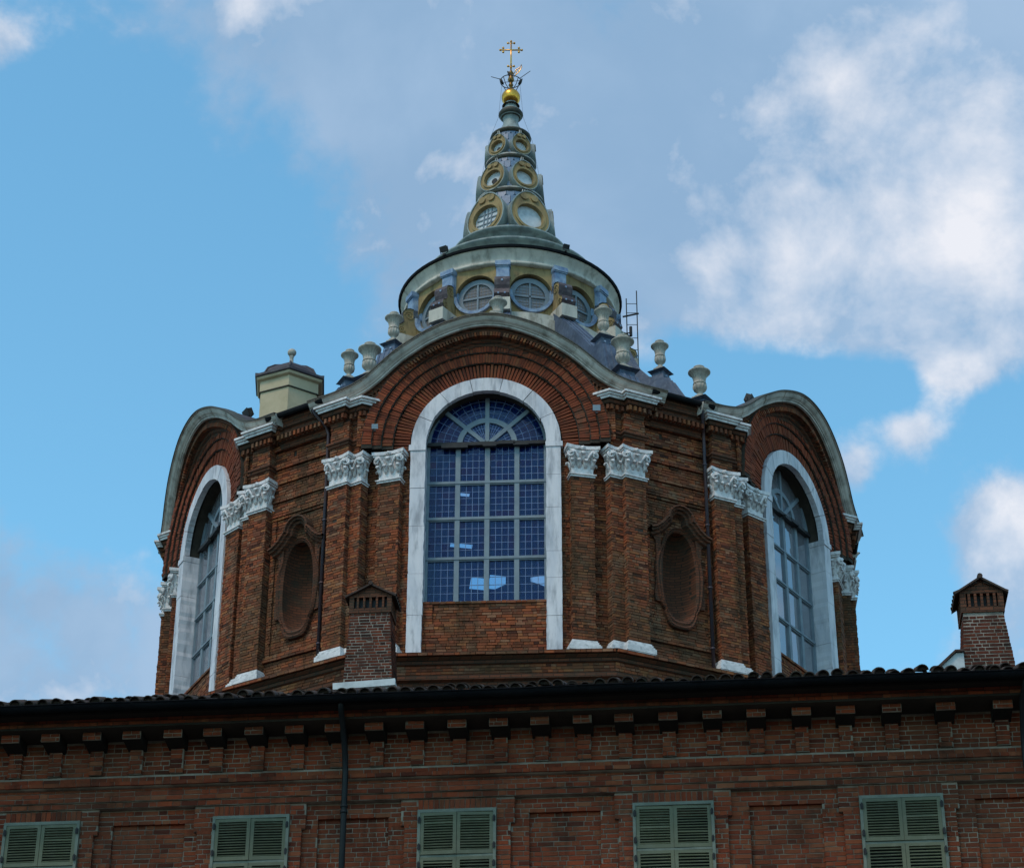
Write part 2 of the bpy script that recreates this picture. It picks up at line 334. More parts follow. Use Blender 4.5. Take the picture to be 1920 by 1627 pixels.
# bricks -------------------------------------------------------------
SUNK = .012
def courses(rec, x0, x1, z0, z1, off=0.0, cut=None, h=.065, j=.012, y=0.0, x=0.0, ang=0.0, serr=.0, depth=.06, rnd=random):
    """bricks on a plane through (x,y) turned by ang; u runs x0..x1, front face 'off' proud; cut(z) lists spans left open"""
    z = z0+j/2; c, q = cos(ang), sin(ang)
    while z+h <= z1+.03:
        zc = z+h/2; o = off(zc) if callable(off) else off
        a0 = x0+rnd.uniform(-serr, serr); a1 = x1+rnd.uniform(-serr, serr)
        u = a0-rnd.uniform(0, .2); holes = cut(zc) if cut else []
        while u < a1:
            L = (.245 if rnd.random() < .6 else .12)*rnd.uniform(.93, 1.06)
            segs = [(max(u, a0), min(u+L, a1))]
            for (p, r) in holes:
                nx = []
                for (b0, b1) in segs:
                    if b1 <= p or b0 >= r: nx.append((b0, b1))
                    else:
                        if b0 < p: nx.append((b0, p))
                        if b1 > r: nx.append((r, b1))
                segs = nx
            for (b0, b1) in segs:
                if b1-b0 > .03:
                    uc = (b0+b1)/2; pr = o+rnd.uniform(-.5, .7)*SUNK+(rnd.random() < .05)*rnd.uniform(-SUNK, .0)
                    rec.append((x+uc*c+pr*q, y+uc*q-pr*c, zc, ang, b1-b0, h*rnd.uniform(.9, 1.04), depth))
            u += L+j
        z += h+j
def radial_bricks(rec, cx, cz, r0, r1, th0, th1, off, thick, gap, depth, rnd=random, y=0.0):
    n = int(abs(th1-th0)*((r0+r1)/2)/(thick+gap)); out = []
    for i in range(n):
        th = th0+(th1-th0)*(i+.5)/n
        out.append((cx, cz, th, r0+rnd.uniform(-.008, .012), r1+rnd.uniform(-.02, .015), off+rnd.uniform(-.012, .014), thick*rnd.uniform(.86, 1.02), depth, y))
    rec += out
def brick_mesh(name, rec, material, rad=()):
    mb = MB(); J = lambda: random.uniform(-.0035, .0035)
    F = [(0, 1, 2, 3), (4, 0, 3, 7), (1, 5, 6, 2), (3, 2, 6, 7), (4, 5, 1, 0)]
    for (x, y, z, a, L, H, D) in rec:
        c, q = cos(a), sin(a); t = random.uniform(-.02, .02)*H; vs = []
        for back in (0, 1):
            for (u, w) in ((-L/2, -H/2), (L/2, -H/2), (L/2, H/2), (-L/2, H/2)):
                d = 0 if not back else D
                u2 = u+(J() if not back else 0); z2 = z+w+(J()*.6 if not back else 0)+(t if u > 0 else -t)
                jd = J() if not back else 0
                vs.append((x+u2*c-(d+jd)*q, y+u2*q+(d+jd)*c, z2))
        mb.add(vs, F)
    for (cx, cz, th, r0, r1, off, T, D, y0) in rad:
        ct, st = cos(th), sin(th); vs = []; T0 = T*r0/((r0+r1)/2)*1.0; T1 = T*r1/((r0+r1)/2)
        for y in (y0-off, y0-off+D):
            for (r, w) in ((r0, T0/2), (r1, T1/2), (r1, -T1/2), (r0, -T0/2)):
                vs.append((cx+r*ct-w*st+J(), y+J(), cz+r*st+w*ct+J()))
        mb.add(vs, F)
    me = mb.mesh(name, material); fix_normals(me); return me
_ub = MB(); _ub.add([(-.5, 0, -.5), (.5, 0, -.5), (.5, 0, .5), (-.5, 0, .5), (-.5, 1, -.5), (.5, 1, -.5), (.5, 1, .5), (-.5, 1, .5)], [(0, 1, 2, 3), (4, 0, 3, 7), (1, 5, 6, 2), (3, 2, 6, 7), (4, 5, 1, 0)])
UNIT = {}
def unit_brick(material):
    if material not in UNIT: UNIT[material] = _ub.mesh('brick', material); fix_normals(UNIT[material])
    return UNIT[material]
def brick_objects(rec, material, parent):
    me = unit_brick(material)
    for (x, y, z, a, L, H, D) in rec:
        put('brick', me, parent, (x, y, z), (random.uniform(-.02, .02), random.uniform(-.012, .012), a), (L, D, H))
def radial_brick_objects(rad, material, parent):
    me = unit_brick(material)
    for (cx, cz, th, r0, r1, off, T, D, y0) in rad:
        rm = (r0+r1)/2
        put('brick', me, parent, (cx+rm*cos(th), y0-off, cz+rm*sin(th)), (0, pi/2-th, 0), (T, D, r1-r0))

# ================================================================== GROUND
g = MB(); g.add([(-3000, -3000, -1.6), (3000, -3000, -1.6), (3000, 3000, -1.6), (-3000, 3000, -1.6)], [(0, 1, 2, 3)])
gr = build('ground', g, 'paving'); gr['kind'] = 'structure'

# ================================================================== CHAPEL
TH = R(-3.7)
BAYS = [0, 1, -1, 2, -2, 3]
VIEW = (0, 1, -1)
chapel = thing('domed_chapel', 'red brick domed chapel with arched windows, wavy gables and tiered spire', 'chapel')
ZC = 28.28           # springing of the big window arches
Z0, ZT = 22.2, 27.2  # pilaster foot and neck
GT = [(0, 31.88), (.43, 31.84), (.85, 31.73), (1.3, 31.57), (1.68, 31.40), (2.1, 31.15), (2.47, 30.90), (2.8, 30.62), (3.1, 30.36), (3.45, 30.14), (3.82, 30.0), (4.25, 29.89), (4.7, 29.82), (5.36, 29.70)]
GN = [(0, 10.25), (.9, 10.235), (1.6, 10.16), (2.3, 10.05), (2.9, 9.92), (3.35, 9.80), (3.9, 9.66), (4.44, 9.52), (5.15, 9.29)]
def gz(t): return spline(GT, abs(t))
def gn(t): return spline(GN, abs(t))
def niche_to_bay(tp, np_, s):   # niche coords -> bay coords, s=+1 right niche, -1 left niche (tp mirrored)
    a = s*pi/6; return (np_*sin(a)+tp*cos(a), np_*cos(a)-tp*sin(a))

# --- plain wall behind the bricks of one window bay
def bay_core():
    mb = MB(); X = lambda t, n, z: (t, -n, z)
    for s in (-1, 1):
        pl = [(s*1.6, 8.9), (s*1.6, 9.46), (s*2.05, 9.46), (s*3.2, 9.13), (s*3.45, 9.3)]
        mb.ribbon([[X(t, n, 21.0), X(t, n, 28.6)] for t, n in pl])
        mb.ribbon([[X(s*3.45, 9.3, 28.3), X(s*3.45, 9.3, 29.8)], [X(s*3.2, 9.44, 28.3), X(s*3.2, 9.44, 29.8)]])
    for (r0, r1, n) in ((1.62, 3.5, 9.44),):
        rows = []
        for i in range(49):
            th = pi*i/48
            rows.append([X(r0*cos(th), 8.9, ZC+r0*sin(th)), X(r0*cos(th), n, ZC+r0*sin(th)), X(r1*cos(th), n, min(ZC+r1*sin(th), gz(r1*cos(th))-.25))])
        mb.ribbon(rows)
    mb.add([X(-1.62, 9.43, 21), X(1.62, 9.43, 21), X(1.62, 9.43, 23.84), X(-1.62, 9.43, 23.84), X(1.62, 8.9, 23.8), X(-1.62, 8.9, 23.8)], [(0, 1, 2, 3), (3, 2, 4, 5)])
    me = mb.mesh('drum_wall', 'mortar_dark'); return me
core_me = bay_core()
# --- bricks of one window bay
rec = []; rad_v = []; rad_o = []; rec_panel = []
def wall_off(z): return .07 if 28.16 < z < 28.26 else (.03 if 28.02 < z < 28.16 else 0)
for s in (-1, 1):
    courses(rec, 1.9 if s > 0 else -2.07, 2.07 if s > 0 else -1.9, 21.9, 28.27, wall_off, y=-9.5, serr=.0)
    cx, cy = s*2.05, -9.5
    if s > 0: courses(rec, 0, 1.22, 21.9, 28.27, wall_off, x=cx, y=cy, ang=R(16), serr=0)
    else: courses(rec, -1.22, 0, 21.9, 28.27, wall_off, x=cx, y=cy, ang=R(-16), serr=0)
def panel_off(z): return .03 if z > 23.72 else 0
courses(rec_panel, -1.6, 1.6, 21.9, 23.84, lambda z: .045 if z > 23.74 else (.0 if z > 23.2 else .035), y=-9.47)
for s in (-1, 1): courses(rec_panel, s*1.45-.13, s*1.45+.13, 23.2, 23.74, .04, y=-9.47)
radial_bricks(rad_v, 0, ZC, 2.0, 2.43, R(-4), R(184), .075, .066, .024, .16, y=-9.5)
bands = [(2.46, 2.73, .14), (2.76, 2.98, .20), (3.01, 3.25, .27)]
for r0, r1, off in bands: radial_bricks(rad_o, 0, ZC, r0, r1, R(0), R(180), off, .066, .010, .10, y=-9.5)
# brickwork above the outermost band, up to the gable
def out_cut(z):
    w = math.sqrt(max(3.27**2-(z-ZC)**2, 0)); g_ = 3.4
    while g_ > 0 and gz(g_)-.62 < z: g_ -= .05
    return [(-w, w), (-9, -g_), (g_, 9)]
courses(rec, -3.4, 3.4, 28.28, 31.4, .16, out_cut, y=-9.5)
# split of the front bay: 300 shown largest are objects
front_v = rad_v
front_panel = sorted(rec_panel, key=lambda r: -r[4])[:300-len(front_v)]
fset = set(front_panel)
rest_panel = [r for r in rec_panel if r not in fset]
me_rest = brick_mesh('brickwork', rec+rest_panel, 'chapel_brick')
me_full = brick_mesh('brickwork', rec+rec_panel, 'chapel_brick')
me_bandb = brick_mesh('brickwork', [], 'band_brick', rad_o)
me_bandf = brick_mesh('brickwork', [], 'band_brick', rad_o+rad_v)
def band_backing():
    mb = MB()
    for r0, r1, off in [(1.97, 2.47, .015)]+[(a-.02, b+.02, o-.02) for a, b, o in bands]:
        rows = []
        for i in range(61):
            th = R(-2)+R(184)*i/60
            rows.append([(r*cos(th), -9.5-o, ZC+r*sin(th)) for r, o in ((r0, -.05), (r0, off), (r1, off), (r1, -.05))])
        mb.ribbon(rows)
    return mb.mesh('archivolt', 'mortar_dark')
band_me = band_backing()

# --- pilaster bricks
def pilaster_mesh(w, proj, z0, z1, seed):
    rnd = random.Random(seed); rc = []
    courses(rc, -w/2, w/2, z0, z1, .0, y=0, serr=.014, rnd=rnd)
    courses(rc, 0, proj, z0, z1, .0, x=w/2, y=0, ang=pi/2, serr=.012, rnd=rnd)
    courses(rc, -proj, 0, z0, z1, .0, x=-w/2, y=0, ang=-pi/2, serr=.012, rnd=rnd)
    mb = MB(); mb.box(-w/2+.016, w/2-.016, .016, proj, z0, z1)
    return mb.mesh('pilaster', 'mortar_dark'), brick_mesh('brickwork', rc, 'chapel_brick')
PIL = {}
for nm, w, pj in (('single', .60, .32), ('main', .60, .42), ('half', .44, .30)):
    PIL[nm] = [pilaster_mesh(w, pj, Z0+.3, ZT+.05, k) for k in range(3)]
    PIL[nm+'_top'] = pilaster_mesh(w, pj, 28.12, 29.15, 9)
def slab(w, d, z0, z1, grow):
    return (-w/2-grow, w/2+grow, -grow, d, z0, z1)
def base_mesh(w, d):
    mb = MB()
    for z0, z1, gq in ((0, .055, .10), (.06, .19, .115), (.19, .235, .085), (.235, .30, .055), (.30, .35, .03)): mb.box(*slab(w, d, z0, z1, gq))
    mb.box(*slab(w, d, -.12, 0, .11))
    return mb.mesh('pilaster_base', 'white_stone')
BASE = {'single': base_mesh(.6, .3), 'main': base_mesh(.6, .4), 'half': base_mesh(.44, .28)}
# capital: necking, bell, abacus (one part), leaves, volutes and flower (sub-parts)
def capital_meshes(w, d):
    mb = MB()
    mb.box(*slab(w, d, 0, .05, .045)); mb.box(*slab(w, d, .055, .09, .075)); mb.box(*slab(w, d, .09, .12, .03))
    mb.box(*slab(w, d, .12, .46, .0))
    rows = []
    for z, gq in ((.46, .0), (.6, .02), (.7, .05), (.78, .09)):
        rows.append([(-w/2-gq, d, z), (-w/2-gq, -gq, z), (w/2+gq, -gq, z), (w/2+gq, d, z)])
    mb.ribbon(rows)
    for z0, z1, e in ((.78, .83, .0), (.83, .93, .035)):     # concave-sided abacus
        P = []
        for i in range(13):
            t = -1+i/6; P.append((t*(w/2+.13+e), -.13-e+.085*(1-t*t)))
        P += [(w/2+.13+e, d), (-w/2-.13-e, d)]
        n = len(P); mb.add([(x, y, z0) for x, y in P]+[(x, y, z1) for x, y in P], [tuple(range(n))[::-1], tuple(range(n, 2*n))]+[(i, (i+1) % n, n+(i+1) % n, n+i) for i in range(n)])
    return mb.mesh('capital', 'white_stone')
CAP = {'single': capital_meshes(.6, .3), 'main': capital_meshes(.6, .4), 'half': capital_meshes(.44, .28)}
def leaf_mesh():
    mb = MB()
    mb.tube([(0, -.0, 0), (0, -.03, .12), (0, -.06, .21), (0, -.105, .255), (0, -.15, .245), (0, -.165, .20), (0, -.14, .175)], [.05, .085, .095, .085, .07, .05, .02], 8, flat=.45)
    mb.tube([(0, -.03, .02), (0, -.075, .2), (0, -.13, .27)], [.012, .018, .012], 5)
    return mb.mesh('leaf', 'white_stone', True)
def volute_mesh():
    mb = MB(); P = []; rr = []
    P.append((-.20, .02, -.2)); rr.append(.03); P.append((-.16, -.02, -.06)); rr.append(.036)
    for i in range(24):
        a = pi*.9-2*pi*1.6*i/23; r = .115*(1-i/23*.78); P.append((r*cos(a), -.06-.03*i/23, r*sin(a))); rr.append(.040-.012*i/23)
    mb.tube(P, rr, 6); return mb.mesh('volute', 'white_stone', True)
def flower_mesh():
    mb = MB(); mb.lathe([(.0, -.07), (.05, -.055), (.075, 0), (.05, .05), (0, .065)], 12, mod=lambda a, z: 1+.22*cos(5*a)); return mb.mesh('flower', 'white_stone', True)
LEAF, VOL, FLO = leaf_mesh(), volute_mesh(), flower_mesh()
def capital(kind, x, y, z, rz, detail=True):
    c = put('capital', CAP[kind], chapel, (x, y, z), (0, 0, rz), (.96, 1, .96))
    if not detail: return
    w = .44 if kind == 'half' else .6
    for u in ((-.62, -.2, .2, .62) if kind != 'half' else (-.55, 0, .55)):
        put('leaf', LEAF, c, (u*w*.72, -.0, .28+random.uniform(-.012, .012)), (0, random.uniform(-.1, .1), u*.5), (.78, .9, .85))
    for u in (-.42, 0, .42): put('leaf', LEAF, c, (u*w*1.0, -.01, .46), (0, 0, u*.9), (1.0, 1.0, .98))
    for sg in (-1, 1): put('volute', VOL, c, (sg*(w/2+.0), -.04, .66), (0, 0, sg*.45), (sg, 1, 1))
    for sg in (-1, 1):       # on the returns
        put('leaf', LEAF, c, (sg*w/2, .12, .24), (0, 0, sg*pi/2), (.8, .8, .85)); put('leaf', LEAF, c, (sg*w/2, .12, .48), (0, 0, sg*pi/2), (.9, .8, .9))
    put('flower', FLO, c, (0, -.09, .86), (0, 0, 0))
# --- placement on the drum
def chapel_pt(ang, t, n): return (n*sin(ang)+t*cos(ang), -n*cos(ang)+t*sin(ang))
for k in BAYS:
    a = TH+k*pi/3; det = k in VIEW
    w = put('drum_wall', core_me, chapel, rot=(0, 0, a))
    put('brickwork', me_rest if k == 0 else me_full, w, kind='stuff')
    put('archivolt', band_me, w); put('brickwork', me_bandb if k == 0 else me_bandf, w, kind='stuff')
    if k == 0:
        radial_brick_objects(front_v, 'band_brick', w); brick_objects(front_panel, 'chapel_brick', w)
    if not det and abs(k) != 2: continue
    for s in (-1, 1):
        if abs(k) == 2 and s*k > 0: continue
        spots = [('single', a, s*2.52, 9.62, a+s*R(16))]
        na = a+s*pi/6
        spots += [('main', na, -s*1.34, 10.1, na), ('half', na, -s*1.76, 9.93, na)]
        for nm, aa, t, n, rz in spots:
            x, y = chapel_pt(aa, t, n); core, br = PIL[nm][(k+s) % 3]
            p = put('pilaster', core, chapel, (x, y, 0), (0, 0, rz)); put('brickwork', br, p, kind='stuff')
            put('pilaster_base', BASE[nm], chapel, (x, y, Z0+.06), (0, 0, rz))
            capital(nm, x, y, ZT, rz, det)
            if nm != 'single':
                core, br = PIL[nm+'_top']; p = put('entablature_block', core, chapel, (x, y, 0), (0, 0, rz)); put('brickwork', br, p, kind='stuff')

# --- corner cornices over the pilasters (white top moulding, corbelled brick beneath, dentils)
def corner_cornice():
    P = [(.69, -9.75), (.69, -10.48), (1.80, -10.48), (1.80, -10.31), (2.18, -10.31), (2.52, -9.75)]   # left side niche coords mirrored below
    res = {}
    for s in (1, -1):
        pts = [(-s*t, y) for t, y in P]
        if s == 1: pts = pts[::-1]
        # pts ordered with increasing x so that the outer side is -y
        wm = MB(); plan_sweep(wm, pts, [(-.3, 29.63), (.0, 29.63), (.0, 29.57), (-.05, 29.56), (-.05, 29.51), (-.085, 29.50), (-.10, 29.44), (-.3, 29.42)])
        bm_ = MB(); plan_sweep(bm_, pts, [(-.1, 29.43), (-.16, 29.40), (-.20, 29.33), (-.27, 29.31), (-.27, 29.16), (-.33, 29.14), (-.36, 29.05), (-.40, 28.98), (-.6, 28.96)])
        dm = MB()
        q = offset_poly(pts, -.20)
        for i in range(len(q)-1):
            L = (q[i+1]-q[i]).length; n = int(L/.125)
            for j in range(n):
                p = q[i].lerp(q[i+1], (j+.5)/n); d = (q[i+1]-q[i]).normalized(); an = math.atan2(d.y, d.x)
                dm.box(-.035, .035, -.0, .1, 29.17, 29.30, an, (p.x, p.y, 0))
        # small lower moulding above the capitals
        lm = MB(); pts2 = [(-s*t, y) for t, y in [(.98, -9.75), (.98, -10.16), (1.68, -10.16), (1.68, -9.99), (2.03, -9.99), (2.2, -9.7)]]
        if s == 1: pts2 = pts2[::-1]
        plan_sweep(lm, pts2, [(-.2, 28.56), (.03, 28.55), (.03, 28.49), (-.01, 28.47), (-.01, 28.41), (-.05, 28.39), (-.2, 28.38)])
        out = []
        for b, nm, mt in ((wm, 'cornice_moulding', 'white_stone'), (bm_, 'cornice_corbel', 'courses'), (dm, 'dentils', 'chapel_brick'), (lm, 'string_moulding', 'courses')):
            me = b.mesh(nm, mt); fix_normals(me); out.append((nm, me))
        res[s] = out
    return res
CC = corner_cornice()
for k in (0, 1, -1, 2, -2):
    a = TH+k*pi/3
    for s in (-1, 1):
        if abs(k) == 2 and s*k > 0: continue
        par = put(CC[s][0][0], CC[s][0][1], chapel, rot=(0, 0, a+s*pi/6))
        for nm, me in CC[s][1:]: put(nm, me, par, kind='stuff' if nm == 'dentils' else None)

# --- wavy gable cornice of each window bay
def gable():
    N = 110; fas = MB(); sof = MB(); rf = MB(); dn = MB(); TM = 4.80
    fr = []
    for i in range(N+1):
        t = -TM+2*TM*i/N; e = .01
        dz = (gz(t+e)-gz(t-e))/(2*e); dn_ = (gn(t+e)-gn(t-e))/(2*e)
        sl = math.atan(dz); nx, ny = (dn_, 1.0) ; L = math.hypot(nx, ny)
        o = Vector((-nx/L, -ny/L, 0)) if True else None     # outward in (t,-n): plan normal
        o = Vector((-dn_/L, -1/L, 0)); tang = Vector((1/L, -dn_/L, 0))
        up = Vector((0, 0, 1))*cos(sl)-tang*sin(sl)
        fr.append((Vector((t, -gn(t), gz(t))), o, up, tang))
    pt = lambda f, o, u: tuple(f[0]+f[1]*o+f[2]*u)
    def sweep(mb, prof): mb.ribbon([[pt(f, o, u) for o, u in prof] for f in fr])
    FP = [(-.6, .03), (.05, -.01), (.05, -.032), (.0, -.04), (-.015, -.08), (-.055, -.135), (-.115, -.175), (-.125, -.195), (-.155, -.20), (-.16, -.25), (-.22, -.26)]
    sweep(fas, FP)
    for i in range(6, N, 11): fas.tube([pt(fr[i], o+.004, u-.002) for o, u in FP[1:]], .009, 5)
    lc = MB(); sweep(lc, [(-.3, .055), (.07, .016), (.078, -.02), (.045, -.022)])
    sweep(sof, [(-.20, -.25), (-.30, -.28), (-.31, -.36), (-.36, -.37), (-.36, -.50), (-.44, -.51), (-.46, -.57), (-.52, -.60), (-.54, -.68), (-.95, -.70)])
    rf.ribbon([[pt(f, -.03, .025), tuple(Vector((f[0].x*.72, -6.6, f[0].z+.1)))] for f in fr])
    for i in range(2, N-1):
        if i % 1 == 0:
            f = fr[i]
            base = [f[0]+f[1]*o+f[2]*u+f[3]*w for o in (-.27, -.38) for (w, u) in ((-.028, -.49), (.028, -.49), (.028, -.375), (-.028, -.375))]
            dn.add(base, [(0, 1, 2, 3), (4, 0, 3, 7), (1, 5, 6, 2), (3, 2, 6, 7), (4, 5, 1, 0)])
    # end caps
    for f in (fr[0], fr[-1]):
        fas.add([pt(f, -.6, .05), pt(f, .03, 0), pt(f, 0, -.045), pt(f, -.055, -.17), pt(f, -.14, -.285), pt(f, -.6, -.3)], [(0, 1, 2, 3, 4, 5)])
    out = []
    for b, nm, mt in ((fas, 'gable_cornice', 'lead_fascia'), (sof, 'cornice_corbel', 'courses'), (rf, 'gable_roof', 'roof_lead'), (dn, 'dentils', 'chapel_brick'), (lc, 'lead_capping', 'bronze_dark')):
        me = b.mesh(nm, mt); fix_normals(me); out.append((nm, me))
    return out
GB = gable()
for k in BAYS:
    par = put(GB[0][0], GB[0][1], chapel, rot=(0, 0, TH+k*pi/3))
    for nm, me in GB[1:]:
        if k in VIEW or nm == 'gable_roof': put(nm, me, par, kind='stuff' if nm == 'dentils' else None)

# --- niche bays
def oval(a, hw, z0, z1):
    zc = (z0+z1)/2; e = 2.45; c, s_ = cos(a), sin(a)
    return (hw*math.copysign(abs(c)**(2/e), c)*(1+.05*(-s_)), zc+(z1-z0)/2*math.copysign(abs(s_)**(2/e), s_))
NZ0, NZ1, NHW = 23.56, 26.05, .49
def niche_off(z):
    for a0, b0, o in ((29.0, 29.2, .12), (28.44, 28.6, .075), (27.98, 28.16, .06), (27.5, 27.62, .055), (26.98, 27.22, .08), (26.9, 26.98, .045), (22.86, 22.98, .075), (22.3, 22.5, .04)):
        if a0 <= z < b0: return o
    return 0 if z > 27 or z < 22.9 else .0
def niche_skip(z):
    zc = (NZ0+NZ1)/2; q = 1-abs((z-zc)/((NZ1-NZ0)/2+.05))**2.4; out = []
    if q > 0: w = (NHW+.05)*q**(1/2.4); out.append((-w, w))
    if abs(z-28.83) < .09: out.append((-.43, -.33))
    return out
rc = []; courses(rc, -1.15, 1.15, 22.0, 29.2, niche_off, niche_skip, y=-9.83)
courses(rc, -.98, -.84, 22.98, 26.9, .055, y=-9.83); courses(rc, .84, .98, 22.98, 26.9, .055, y=-9.83)
niche_bricks = brick_mesh('brickwork', rc, 'chapel_brick')
def niche_core():
    mb = MB(); n = 96; rows = []
    zc = (NZ0+NZ1)/2
    for i in range(n):
        a = 2*pi*i/n; ox, oz = oval(a, NHW, NZ0, NZ1); dx, dz = cos(a), sin(a)
        kx = 1.6/abs(dx) if abs(dx) > 1e-6 else 1e9; kz = ((30.3-zc) if dz > 0 else (zc-21.0))/abs(dz) if abs(dz) > 1e-6 else 1e9
        kk = min(kx, kz); rows.append([(ox, -9.8, oz), (dx*kk, -9.8, zc+dz*kk)])
    mb.ribbon(rows, True)
    for sx in (-1.6, 1.6):
        for z, o in ((21.0, 0), (30.3, 0)):
            pass
    mb.add([(-1.62, -9.79, 21), (-.9, -9.79, 21), (-.9, -9.79, 30.3), (-1.62, -9.79, 30.3), (.9, -9.79, 21), (1.62, -9.79, 21), (1.62, -9.79, 30.3), (.9, -9.79, 30.3), (-1.6, -9.79, 26.3), (1.6, -9.79, 26.3), (1.6, -9.79, 30.3), (-1.6, -9.79, 30.3), (-1.6, -9.79, 21), (1.6, -9.79, 21), (1.6, -9.79, 23.3), (-1.6, -9.79, 23.3)],
           [(0, 1, 2, 3), (4, 5, 6, 7), (8, 9, 10, 11), (12, 13, 14, 15)])
    return mb.mesh('niche_wall', 'mortar_dark')
def niche_bowl():
    mb = MB(); rows = []
    m, n = 16, 64
    for j in range(m+1):
        q = cos(pi/2*j/m); dpt = .62*sin(pi/2*j/m); row = []
        for i in range(n+1):
            x, z = oval(2*pi*i/n, NHW*q, (NZ0+NZ1)/2-(NZ1-NZ0)/2*(q*.5+.5*math.sqrt(max(q, 0))), (NZ0+NZ1)/2+(NZ1-NZ0)/2*(q*.5+.5*math.sqrt(max(q, 0))))
            row.append((x, -9.83+dpt, z))
        rows.append(row)
    mb.ribbon(rows); return mb.mesh('niche', 'courses', True)
def niche_frame():
    mb = MB(); n = 96
    # moulded oval band, wobbling outer edge
    rows = []
    for i in range(n):
        a = 2*pi*i/n; s_ = sin(a)
        grow = .16+.05*cos(4*a)+(.05 if s_ < -.75 else 0)+.018*sin(9*a)
        ring = []
        for k, o in ((0.0, -.02), (0.01, .06), (.35, .11), (.55, .085), (.8, .13), (1.0, .10), (1.02, -.02)):
            x, z = oval(a, NHW+grow*k, NZ0-grow*k, NZ1+grow*k*.6); ring.append((x, -9.83-o, z))
        rows.append(ring)
    mb.ribbon(rows, True); me = mb.mesh('niche_frame', 'courses'); fix_normals(me); return me
def niche_hood():
    mb = MB()
    path = [(-.90, 25.96), (-.74, 26.02), (-.56, 26.16), (-.42, 26.34), (-.36, 26.37), (-.36, 26.45), (-.31, 26.58), (-.2, 26.69), (-.07, 26.74), (.07, 26.74), (.2, 26.69), (.31, 26.58), (.36, 26.45), (.36, 26.37), (.42, 26.34), (.56, 26.16), (.74, 26.02), (.90, 25.96)]
    rows = []
    for i, (x, z) in enumerate(path):
        p = Vector(path[max(i-1, 0)]); q = Vector(path[min(i+1, len(path)-1)]); d = (q-p).normalized(); nx, nz = -d.y, d.x
        rows.append([(x+nx*u, -9.83-o, z+nz*u) for u, o in ((.03, -.02), (.03, .30), (-.02, .31), (-.04, .25), (-.09, .24), (-.11, .17), (-.17, .15), (-.20, .06), (-.24, -.02))])
    mb.ribbon(rows); me = mb.mesh('niche_hood', 'courses'); fix_normals(me); return me
def niche_ear(s):
    mb = MB()
    pts = [(.52, 26.0), (.74, 26.0), (.78, 25.85), (.68, 25.7), (.66, 25.3), (.71, 24.9), (.70, 24.5), (.74, 24.2), (.72, 24.0), (.60, 23.98), (.52, 24.1), (.56, 24.6), (.54, 25.2)]
    poly = [(s*x, z) for x, z in pts]; mb.prism(poly, -9.83-.075, -9.8); me = mb.mesh('niche_scroll', 'courses'); fix_normals(me); return me
NME = [('niche', niche_bowl()), ('niche_frame', niche_frame()), ('niche_hood', niche_hood()), ('niche_scroll', niche_ear(-1)), ('niche_scroll', niche_ear(1))]
NCORE = niche_core()
def niche_cornice():
    mb = MB(); pts = [(-.78, -10.30), (.78, -10.30)]
    plan_sweep(mb, pts, [(-.4, 29.78), (.0, 29.76), (.0, 29.66), (-.06, 29.60), (-.06, 29.50), (-.14, 29.46), (-.14, 29.36), (-.22, 29.33), (-.22, 29.18), (-.3, 29.16), (-.34, 29.02), (-.5, 29.0)])
    me = mb.mesh('eaves_cornice', 'courses'); fix_normals(me)
    d = MB()
    for i in range(11): x = -.70+i*.14; d.box(x-.035, x+.035, -10.22, -10.06, 29.19, 29.32)
    me2 = d.mesh('dentils', 'chapel_brick')
    gt = MB(); gt.tube([(-.95, -10.42, 29.80), (.95, -10.42, 29.80)], .085, 10); gt.box(-.72, .72, -10.4, -10.1, 29.80, 29.86); gt.box(-1.0, 1.0, -10.1, -9.2, 29.80, 29.90); gt.box(-1.2, 1.2, -9.6, -8.9, 29.86, 30.06)
    me3 = gt.mesh('gutter', 'gutter'); return me, me2, me3
NCO = niche_cornice()
NICHES = {}
for k in range(6):
    a = TH+pi/6+k*pi/3
    w = put('niche_wall', NCORE, chapel, rot=(0, 0, a)); NICHES[k] = w
    if k in (2, 3): continue
    put('brickwork', niche_bricks, w, kind='stuff')
    for nm, me in NME: put(nm, me, w)
    c = put('eaves_cornice', NCO[0], chapel, rot=(0, 0, a)); put('dentils', NCO[1], c, kind='stuff'); put('gutter', NCO[2], c)
# rain pipes at the right side of the two niches in view
def rain_pipe():
    mb = MB()
    mb.tube([(.55, -10.40, 29.78), (.60, -10.38, 29.6), (.82, -10.05, 29.2), (.86, -9.98, 29.0), (.86, -9.98, 22.3)], .048, 10)
    for z in (28.2, 26.4, 24.6, 22.9): mb.lathe([(.048, z), (.066, z), (.066, z+.05), (.048, z+.05)], 10, org=(.86, -9.98))
    return mb.mesh('rain_pipe', 'pipe_copper', True)
RP = rain_pipe()
for k in (0, 5): put('rain_pipe', RP, chapel, rot=(0, 0, TH+pi/6+k*pi/3))

